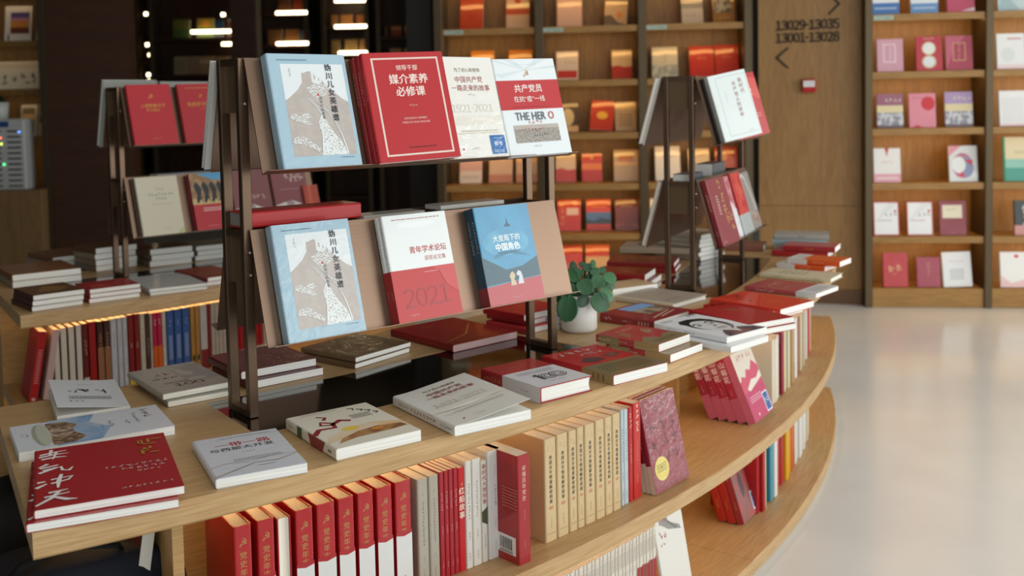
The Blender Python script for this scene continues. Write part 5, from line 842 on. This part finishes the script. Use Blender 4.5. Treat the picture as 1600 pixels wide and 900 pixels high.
row(ZM, 4.885, [(969.6, 974, .252, '#b4c0c6', ws, 'pale blue spine, left of two beside the beige volumes', 0, dict(coat=.5)), (974.4, 981, .250, '#b8c4ca', ws, 'pale blue spine, right of two beside the beige volumes', 0, dict(coat=.5)),
    (981.6, 988, .250, '#b3201f', [('s', .5, .85, 3, .05, '#e0b0a0', 'v'), ('s', .5, .5, 8, .025, '#e0b0a0', 'v')], 'bright red spine, left of two beside the pale blue ones'), (988.6, 1001, .256, '#bb2620', [('s', .5, .84, 5, .055, '#e8d8c8', 'v'), ('s', .5, .5, 9, .022, '#e0a890', 'v'), ('s', .5, .2, 4, .02, '#e0a890', 'v')], 'bright red spine, right of two beside the face-out maroon book')])
# face-out stacks leaning back
def polt(x, y, z): p = at(x, y, z); v = p[:2]-np.array([CX, CYY]); return math.atan2(v[1], v[0]), math.hypot(*v)
t0, r0 = polt(1026.5, 776, ZM); mar = '#8a2634'
marf = [('r', .05, .03, .95, .97, '#74202f'), ('r', .065, .04, .935, .96, mar), ('s', .5, .86, 2, .11, '#5e1826'), ('s', .5, .66, 3, .17, '#66192a'), ('s', .5, .46, 3, .17, '#66192a'), ('s', .5, .3, 3, .14, '#66192a'), ('e', .28, .23, .2, .125, '#d8c45a'), ('l', .14, .2, .42, .29, '#6a5a2a', 4), ('e', .28, .25, .02, .01, '#6a5a2a')]
faceout([B('maroon book with a yellow oval sticker standing face out, front copy', .170, .248, .016, mar, marf, [('r', 0, 0, 1, .3, '#cfc4b0')], coat=.9, film=True),
         B('maroon book face out, second copy behind the yellow oval sticker one', .170, .248, .014, '#6e1e2c', [], [('r', 0, 0, 1, .32, '#cfc4b0'), ('s', .5, .6, 6, .04, '#c8a89a', 'v')], coat=.5),
         B('dusky maroon book face out, third copy behind the yellow oval sticker one', .168, .25, .012, '#8a3244', [], [('r', 0, 0, 1, .32, '#d8d0c0')], coat=.5)], t0, r0, ZM, rad(12))
t0, r0 = polt(1183, 667, ZM); pink = '#c23a5c'
pkf = [('r', 0, .58, 1, 1, '#dcd2c2'), ('p', [(0, .5), (.12, .64), (.3, .60), (.42, .70), (.6, .66), (.8, .78), (1, .66), (1, .45), (0, .4)], '#cb4a68'), ('s', .36, .87, 3, .10, '#b8566a'), ('s', .75, .86, 2, .08, '#b8566a'), ('p', [(.2, .44), (.5, .54), (.75, .52), (1, .60), (1, .5), (.3, .4)], '#e4d8cc'), ('r', 0, 0, 1, .38, '#c03c66'), ('l', .15, .24, .7, .34, '#e2b4c0', 3), ('r', .70, .02, .97, .30, '#d8dfe8'), ('r', .73, .04, .94, .28, '#2a5a9a'), ('s', .83, .17, 2, .08, '#d8e4f4'), ('e', .3, .07, .03, .02, '#e8c8d0')]
pks = [('t', '\u5c71\u83ca\u82b1', .5, .72, .098, '#ecd0d4', {'v': 1, 'b': .03}), ('r', 0, 0, 1, .34, '#c4607a'), ('s', .5, .42, 3, .03, '#e0b0bc', 'v')]
faceout([B('pink and cream novel with a blue sticker, front of the face-out pink stack', .185, .232, .026, '#c03c66', pkf, [('r', 0, 0, 1, 1, '#cf6a84')], coat=.4)]+[B('pink novel with white spine title, %s copy behind the pink front one' % ORD[i+1], .178, .232, .030, ('#b42c48', '#b02a44', '#a82a40', '#9c2840')[i], pkf[:6], pks, coat=.3) for i in range(4)], t0, r0, ZM, rad(22))
# row right of the pink stack
cs = [('l', .3, .1, .7, .85, '#a89c84', 10)]
row(ZM, 4.86, [(1197, 1205, .225, '#d9cfba', [], 'cream book with a broad bare side next to the pink stack'), (1205.5, 1212.8, .225, '#d6d4d0', cs, 'white spine right of the cream book on the right middle shelf'), (1213.2, 1223, .228, '#8c2430', [('r', 0, .8, 1, .95, '#d8d0c8'), ('l', .3, .2, .7, .7, '#c89a8a', 6)], 'dark red spine on the right middle shelf'),
    (1223.5, 1231, .23, '#d2c7a4', cs, 'pale yellow spine, left of two on the right middle shelf'), (1231.5, 1241, .23, '#cfc6aa', cs, 'pale yellow spine, right of two on the right middle shelf'), (1241.5, 1245.5, .23, '#b08a5c', [], 'narrow tan spine on the right middle shelf'), (1246, 1252.5, .235, '#dedcd6', [('r', 0, 0, 1, .25, '#6c2a20'), ('s', .5, .6, 6, .03, '#8a8a8a', 'v')], 'white spine with a brown foot on the right middle shelf'),
    (1253, 1258, .22, '#b4545a', cs, 'thin dusky red spine on the right middle shelf'), (1258.4, 1262.5, .23, '#c8b898', cs, 'thin beige spine left of the striped one near the far end'), (1263, 1266.7, .23, '#bcae94', cs, 'thin beige spine right of its twin near the far end'), (1267, 1271.5, .235, '#cfccc6', [('r', 0, .55, 1, .85, '#c04a5a')], 'white spine with a red block near the far end'), (1272, 1278.5, .245, '#b02a30', [], 'red spine near the far end of the middle shelf'), (1279, 1283, .245, '#d0c6b0', [], 'cream spine, last at the far end of the middle shelf')], group='spines on the right middle shelf', tmap=xmap([(1197, -30.3), (1212, -29.2), (1243, -26.9), (1258, -24.8), (1272, -21.9), (1283, -20.0)]))
# bottom shelf, right part
t0, r0 = polt(1164.5, 824, ZB)
faceout([B('dark patterned novel with a blue sticker standing face out on the bottom shelf', .150, .205, .026, '#9c3034', [('r', 0, 0, .75, 1, mottle('#7a5a54', '#a8484a', 28, .5, .4, .3, .15)), ('e', .4, .55, .12, .2, '#4a4446'), ('s', .85, .75, 3, .09, '#e0d0c8', 'v'), ('r', .72, .06, 1.0, .36, '#d8dfe8'), ('r', .76, .09, .97, .33, '#2a62a8'), ('l', .8, .14, .93, .28, '#c8d8ec', 3)], [('s', .5, .8, 3, .06, '#d8b0a8', 'v'), ('s', .5, .3, 3, .04, '#d8a060', 'v')], coat=.4)]+
        [B('red novel leaning behind the patterned one on the bottom shelf, %s' % ('nearer copy', 'farther copy')[i], .150, .20, .030, '#b02a22', [], [('s', .5, .75, 2, .05, '#d8a060', 'v'), ('s', .5, .3, 4, .035, '#d8a060', 'v')], coat=.3) for i in range(2)], t0, r0, ZB, rad(17))
row(ZB, 4.85, [(1187, 1195.3, .215, '#a5161d', [('s', .5, .8, 3, .05, '#d8a0a0', 'v')], 'tall red book with bare red side on the bottom shelf', 0, dict(coat=.4)), (1196, 1203, .225, '#c2bfa8', cs, 'grey-cream spine right of the tall red book on the bottom shelf'), (1203.5, 1206.7, .22, '#2c3436', [], 'narrow black spine on the bottom shelf'), (1207, 1213, .225, '#3f8ca0', [('r', 0, 0, 1, .12, '#d8c9a0')], 'teal spine on the bottom shelf'), (1213.4, 1218.3, .23, '#dcdad4', [('r', 0, 0, 1, .1, '#c8a060')], 'white spine right of the teal one on the bottom shelf'), (1218.8, 1223.5, .23, '#a9b2ce', [], 'lilac spine on the bottom shelf'),
    (1224, 1229.5, .225, '#b0343a', cs, 'dusky red spine, left of two beyond the lilac one'), (1230, 1236, .23, '#a81e22', cs, 'red spine, right of two beyond the lilac one'), (1236.5, 1240.7, .225, '#d8a01c', [], 'yellow spine, left of two on the bottom shelf'), (1241, 1245.3, .225, '#d49a1a', [], 'yellow spine, right of two on the bottom shelf'), (1245.8, 1252.5, .22, '#c05a1a', [('r', 0, 0, 1, .3, '#8c2420')], 'orange spine with a red foot on the bottom shelf'), (1253, 1258.5, .22, '#d4d2cc', [], 'white spine, first of three near the far bottom end'), (1259, 1264, .22, '#d8d6d0', cs, 'white spine, second of three near the far bottom end'), (1264.5, 1271, .225, '#dcdad6', [], 'white spine, third of three near the far bottom end'), (1271.5, 1275, .23, '#c6bda8', cs, 'cream spine, left of the last two on the bottom shelf'), (1275.4, 1279, .23, '#c9c1ae', cs, 'cream spine, last on the bottom shelf')], group='spines on the right bottom shelf', tmap=xmap([(1187, -31.6), (1195, -31.0), (1210, -29.9), (1236, -27.6), (1253, -25.4), (1268, -23.1), (1279, -20.6)]))
# bottom shelf, the long run of thin white journals
tj0, tj1 = theta(838, 4.85, ZB+.222), theta(1025, 4.85, ZB+.222); nj = 46; jt = (tj1-tj0)*4.85/nj*.955
jp = B('thin white journal in the long run on the front bottom shelf', .16, .222, jt, '#dad4c8', [], [('s', .5, .93, 2, .016, '#b05a5a', 'v'), ('l', .2, .72, .8, .9, '#9a8a80', 8), ('s', .5, .62, 2, .02, '#b04a4a', 'v')], group='thin white journals')
jr = B('thin white journal with a red foot in the long run on the front bottom shelf', .16, .222, jt, '#dad4c8', [], [('s', .5, .93, 2, .016, '#b05a5a', 'v'), ('l', .2, .72, .8, .9, '#9a8a80', 8), ('r', 0, 0, 1, .60, '#9c2026')], group='thin white journals with red feet')
for i in range(nj):
    src = jr if i >= nj-9 else jp; b = src if i in (0, nj-9) else dup(src)
    upright(b, tj0+(tj1-tj0)*i/nj, 4.85+.002*((i*7) % 3), ZB+.0006)
mgf = [('p', [(.1, 1), (.4, 1), (.5, .84), (.85, .74), (.9, .68), (.45, .76), (.2, .86)], '#8c8c86'), ('b', [(.2, .98, .05), (.35, .9, .06), (.75, .72, .04)], '#6a6c68'), ('s', .25, .72, 2, .09, '#a03a44'), ('s', .3, .86, 4, .05, '#c88a90'), ('s', .2, .62, 2, .05, '#a03a44')]
tm0 = tj1+.0035
mg = B('white journal with a grey line drawing, face out beside the long white run', .15, .235, .010, '#dedcd6', mgf, [], coat=.3, name='magazine', cat='journal')
faceout([mg], tm0, 4.87, ZB, rad(10))

# rear island, middle shelf
RSH = dict(shrink=.93, depth=.16)
lw = [('s', .5, .7, 7, .03, '#a04a48', 'v'), ('s', .5, .35, 6, .02, '#6a7a94', 'v')]
lb_ = [('r', 0, .1, 1, .62, '#9a6a4c'), ('s', .5, .7, 5, .045, '#c8a070', 'v')]
bl_ = [('r', .25, .25, .75, .62, '#7a94c0'), ('r', 0, 0, 1, .1, '#cfd4da'), ('s', .5, .8, 2, .05, '#9ab0d8', 'v')]
yl_ = [('s', .5, .6, 8, .03, '#6a4a1c', 'v'), ('e', .5, .2, .3, .05, '#2c3a2c'), ('r', 0, 0, 1, .08, '#d8d0b8')]
row(ZM, 2.74, [
    (83, 92, .255, '#7c1c22', [], 'pale book shelved pages outward, first right of the leaning pink one', 0, dict(spinec='#d8d2c2')), (94, 104, .257, '#7c1c22', [], 'pale book shelved pages outward, second right of the leaning pink one', 0, dict(spinec='#d8d2c2')), (106, 116, .258, '#7c1c22', [], 'pale book shelved pages outward, third right of the leaning pink one', 0, dict(spinec='#d6d0c4')), (118, 127, .26, '#7c1c22', [], 'pale book shelved pages outward, fourth right of the leaning pink one', 0, dict(spinec='#d8d4ca')),
    (128, 137, .262, '#6c2420', [('s', .5, .65, 4, .05, '#c8a060', 'v'), ('r', 0, 0, 1, .22, '#c8c4bc')], 'maroon spine with gold title on the rear island shelf'), (138, 149.5, .265, '#a01c20', [], 'plain red spine on the rear island shelf'),
    (151, 161, .262, '#4a2a20', lb_, 'dark brown patterned spine, left of two on the rear island'), (162, 171.5, .262, '#4a2a20', lb_, 'dark brown patterned spine, right of two on the rear island'),
    (172, 182, .265, '#c4c8d2', lw, 'white spine with red writing, first of three on the rear island'), (182.7, 190.5, .265, '#c4c8d2', lw, 'white spine with red writing, second of three on the rear island'), (191, 198.3, .265, '#c4c8d2', lw, 'white spine with red writing, third of three on the rear island'),
    (199, 208.5, .27, '#84201e', [('r', 0, 0, 1, .12, '#d8b83c'), ('s', .5, .55, 2, .04, '#d8b0a0', 'v')], 'dark red spine with a yellow foot on the rear island'), (209.2, 217, .27, '#84201e', [('s', .5, .55, 2, .04, '#d8b0a0', 'v')], 'dark red spine right of the yellow footed one on the rear island'),
    (218, 226, .268, '#c9c2b0', ws, 'cream spine beside a dark one on the rear island'), (226.5, 233, .266, '#4a3430', [('s', .5, .5, 8, .03, '#c8b8a8', 'v')], 'dark narrow spine on the rear island'), (233.5, 237.3, .262, '#c0b8ac', ws, 'thin pale spine left of the pink and orange ones'),
    (238, 244.5, .262, '#c01e50', [('r', 0, 0, 1, .5, '#d8661c'), ('s', .5, .85, 2, .05, '#e8c0c0', 'v')], 'pink and orange spine, left of two on the rear island'), (245, 251.8, .262, '#c01e50', [('r', 0, 0, 1, .5, '#d8661c'), ('s', .5, .85, 2, .05, '#e8c0c0', 'v')], 'pink and orange spine, right of two on the rear island'),
    (252.5, 258.7, .262, '#ccc8bc', ws, 'cream spine left of the three blue ones'), (259.5, 271, .262, '#3a62a4', bl_, 'blue spine, left of three on the rear island'), (271.7, 283.5, .262, '#3a62a4', bl_, 'blue spine, middle of three on the rear island'), (284.2, 296, .262, '#3a62a4', bl_, 'blue spine, right of three on the rear island'),
    (296.8, 303.7, .262, '#b88c48', yl_, 'yellow spine, left of two on the rear island'), (304.3, 311, .262, '#b88c48', yl_, 'yellow spine, right of two on the rear island'), (312, 323.5, .262, '#c6c4c2', [('r', 0, 0, 1, .30, '#84282c'), ('s', .5, .65, 6, .03, '#8a8a90', 'v')], 'white spine with a dark red foot on the rear island'), (324, 328.5, .262, '#84282c', [], 'thin dark red spine on the rear island')]+
    [(329+6*i, 334.6+6*i, .262, '#bfb9ac', ws, '%s pale spine from the left, just before the large rack post' % ORD[i]) for i in range(4)]+
    [(354+6.2*i, 359.8+6.2*i, .262, ('#c9c4ba', '#c9c4ba', '#a8222a', '#b02428', '#a8222a', '#b0242a', '#a81e24', '#b0242a', '#b0242a', '#c0b8aa')[i], ws if i < 2 else [('r', 0, 0, 1, .16, '#d8d0c4')], '%s spine from the left seen between the large rack posts on the rear shelf' % ORD[i]) for i in range(10)],
    group='spines on the rear island shelf', **RSH)
# the two leaning books at the left end of that row
for lb, x, c, t, ln, fr in (('red book leaning at the left end of the rear island shelf', 40, '#b01f22', .03, 10, [('l', .2, .3, .5, .85, '#d88a80', 14)]), ('pale pink book leaning second from the left on the rear island shelf', 54, '#cdb0a8', .026, 10, [])):
    b = B(lb, .16, .255, t, c, [], [('l', .3, .25, .75, .75, '#e0a098', 14), ('r', .3, .01, .7, .05, '#d8b8b0')] if 'red' in lb else [], coat=.3, pages=CREAMP); t1, r1 = polt(x, 624 if x < 50 else 612, ZM); upright(b, t1, 2.74, ZM+.0006, rad(ln))
bk = B('brown paper book lying tilted at the left end of the rear shelf', .12, .1, .02, '#a8885c', []); t1, r1 = polt(26, 585, ZM); upright(bk, t1, 2.62, ZM+.0006, rad(12))

# ------------------------------------------------------------------ the plant in its white pot
pc = at(905, 516, ZT); vd = pc[:2]/np.linalg.norm(pc[:2]); rt = np.array([vd[1], -vd[0], 0]); fwv = np.array([-vd[0], -vd[1], 0])
pl = tag(empty('potted_plant', (pc[0], pc[1], ZT+.0005)), 'green round-leaved plant in a white pot on the front island', 'plant')
mb = MB(); pr_ = .0545; ph = .112
mb.lathe([(.002, 0), (pr_-.006, 0), (pr_-.001, .006), (pr_, .012), (pr_, ph-.002), (pr_-.001, ph), (pr_-.004, ph), (pr_-.005, ph-.004), (pr_-.006, .02), (.002, .02)], mat('#e4e3e0', .32, 0, .2), 64); mb.build('pot', pl, None)
mb = MB(); mb.lathe([(.0, ph-.012), (pr_-.006, ph-.014)], mat('#2a2018', .95), 32); mb.build('soil', pl, None)
LEAF = [mottle('#2c5a38', '#3a6c46', 14, .5, .42, .05, .3), mottle('#244c30', '#30603c', 14, .5, .44, .05, .3), mottle('#3a6e46', '#4a8054', 14, .5, .44, .05, .3)]; RIB = mat('#5c8a58', .4); STEM = mat('#6a7a4c', .5)
def leaf(cx, cz, dep, rx, ry, rot, pitch, yaw, m_=0):
    """centre right/up/toward the viewer from the pot centre; rot turns the tip from straight down; pitch tips the face upward"""
    mb = MB(); N = 12; Rr = 5; a = rad(rot); cp, sp = math.cos(rad(pitch)), math.sin(rad(pitch)); cy, sy = math.cos(rad(yaw)), math.sin(rad(yaw))
    C0 = Vector((cx, 0, cz)); X = Vector((float(rt[0]), float(rt[1]), 0)); Zv = Vector((0, 0, 1)); Fv = Vector((float(fwv[0]), float(fwv[1]), 0)); Xr = X*cy+Fv*(-sy); Fr = Fv*cy+X*sy; Zr = Zv*cp-Fr*sp; Fr = Fr*cp+Zv*sp
    def pos(u, v):           # u across, v along (tip at +1)
        k = .16*(u*u)-.10*v*v-.05*abs(u); x = u*rx; y = -v*ry; q = Vector((x*math.cos(a)-y*math.sin(a), x*math.sin(a)+y*math.cos(a))); return X*cx+Zv*cz+Fv*dep+Xr*q.x+Zr*q.y+Fr*(k*(rx+ry)*.5+.0)
    rows = []
    for i in range(N+1):
        v = -1+2*i/N; wv = max(0, 1-abs(v)**2.3)**.55*(1.0 if v < 0 else 1-.13*v); rows.append([pos(wv*(j/Rr-1), v) for j in range(2*Rr+1)])
    vs = [p for r in rows for p in r]; K = 2*Rr+1; mb.mesh(vs, [(i*K+j, i*K+j+1, (i+1)*K+j+1, (i+1)*K+j) for i in range(N) for j in range(K-1)], LEAF[m_], True)
    o = mb.build('leaf', pl, None); so = o.modifiers.new('thick', 'SOLIDIFY'); so.thickness = .0009
    r2 = MB(); r2.tube([pos(0, -1+.18*i)+Fr*.0007 for i in range(11)], .0007, .0003, RIB, 5); r2.build('midrib', o, None)
    st = MB(); b = pos(0, -1); s0 = X*(cx*.25)+Zv*(ph-.012)+Fv*(dep*.2); midp = (s0+b)*.5+Zv*.022; st.tube([s0, s0*.55+midp*.45+Zv*.006, midp, midp*.4+b*.6+Zv*.004, b], .0018, .0011, STEM, 6); st.build('stem', pl, None)
Z6 = .000311
def lf(px_, py_, rx, ry, dep, rot, pitch, yaw, m_=0): leaf((px_-288)*Z6, (862-py_)*Z6, dep, rx*Z6*1.15, ry*Z6*1.12, rot, pitch, yaw, m_)
for q in ((180, 605, 92, 118, .072, -6, 8, -8, 0), (350, 408, 78, 80, .050, 25, 35, 0, 0), (475, 362, 62, 68, .035, -35, 30, 12, 0), (590, 345, 58, 62, .02, 48, 40, 20, 2), (492, 555, 82, 92, .060, 30, 15, 14, 0), (558, 490, 50, 76, .045, 38, 22, 30, 2), (205, 432, 76, 62, .045, -20, 40, -14, 0), (235, 312, 52, 76, .02, -140, 30, -20, 2),
          (430, 226, 56, 30, -.01, 80, 60, 5, 2), (328, 232, 36, 34, -.02, -60, 55, 0, 1), (130, 315, 34, 62, .0, -30, 20, -40, 1), (330, 540, 60, 52, .056, 50, 12, 10, 1), (78, 520, 44, 46, .03, -50, 5, -30, 1), (240, 248, 60, 36, -.02, -75, 55, -10, 1), (520, 285, 40, 36, -.01, 40, 45, 20, 1), (410, 330, 40, 42, .01, 10, 20, 0, 1), (255, 385, 52, 50, .02, -30, 25, -10, 1), (160, 350, 40, 46, -.02, -60, 30, -20, 2), (540, 410, 46, 52, .005, 30, 20, 20, 1), (420, 470, 52, 50, .03, 20, 10, 8, 1), (300, 470, 58, 48, .03, -10, 15, -5, 1), (380, 250, 44, 46, .0, 20, 40, 0, 1), (450, 290, 46, 42, .01, 40, 30, 10, 0), (290, 300, 46, 50, .01, -20, 35, -8, 0), (190, 505, 52, 44, .03, -40, 12, -18, 1), (390, 520, 54, 46, .035, 10, 10, 5, 1), (600, 430, 40, 48, -.01, 50, 20, 30, 1), (120, 430, 46, 50, .0, -55, 15, -35, 1)):
    lf(*q)

# ------------------------------------------------------------------ under the left end of the table
def bagmesh(nm, parent, sx, sy, sz, seed, ma, cz):
    rg = random.Random(seed); mb = MB(); nu, nv = 40, 22; ph_ = [rg.uniform(0, 6.28) for _ in range(6)]; vs = []
    for j in range(nv+1):
        f = -math.pi/2+math.pi*j/nv
        for i in range(nu):
            t = 2*math.pi*i/nu; e = .55; c = lambda q: math.copysign(abs(math.cos(q))**e, math.cos(q)); s_ = lambda q: math.copysign(abs(math.sin(q))**e, math.sin(q))
            k = 1+.05*math.sin(3*t+ph_[0]+2*f)+.04*math.sin(5*f+ph_[1]+t)+.03*math.sin(7*t+4*f+ph_[2]); vs.append((sx*c(f)*c(t)*k, sy*c(f)*s_(t)*k, cz+sz*s_(f)*(1+.04*math.sin(2*t+ph_[3]))))
    mb.mesh(vs, [(j*nu+i, j*nu+(i+1) % nu, (j+1)*nu+(i+1) % nu, (j+1)*nu+i) for j in range(nv) for i in range(nu)], ma, True); return mb.build(nm, parent, None)
NAVY = mat('#10131e', .85, 0, 0, 'cloth'); BLK = mat('#0c0b0d', .85, 0, 0, 'cloth')
tb_ = theta(112, 4.78, .5); p = pol(tb_, 4.74, ZM+.001)
bg = tag(empty('shoulder_bag', tuple(p), tb_+math.pi/2), 'dark navy cloth bag on the shelf under the left table end', 'bag')
bagmesh('body', bg, .20, .10, .115, 3, NAVY, .118)
mb = MB(); mb.tube([(-.11, -.05, .21), (-.08, -.06, .245), (0, -.06, .262), (.08, -.06, .245), (.11, -.05, .21)], .008, .008, BLK, 8); mb.build('handle', bg, None)
mb = MB(); mb.tube([(-.10, -.098, .185), (-.095, -.108, .17), (-.10, -.112, .145)], .003, .002, mat('#a88a4a', .3, .9), 6); mb.build('zipper_pull', bg, None)
lean_b = B('white paged dark book leaning beside the bag under the left table end', .15, .285, .022, '#4a2420', [], [('r', 0, 0, 1, 1, '#c9c6bc')]); upright(lean_b, theta(196, 4.82, ZM), 4.82, ZM+.0006, rad(9))

tb_ = theta(120, 4.5, .5); p = pol(tb_, 4.44, ZM+.001)
bp = tag(empty('dark_filler_bag', tuple(p), tb_+math.pi/2), 'black bag shape added to darken the gap behind the navy bag, left table end', 'bag')  # added black mass that keeps the shaded gap behind the navy bag dark
bagmesh('body', bp, .24, .10, .14, 8, BLK, .143)
mb = MB(); mb.tube([(-.05, -.02, .275), (-.04, -.02, .30), (.04, -.02, .30), (.05, -.02, .275)], .006, .006, BLK, 8); mb.build('handle', bp, None)
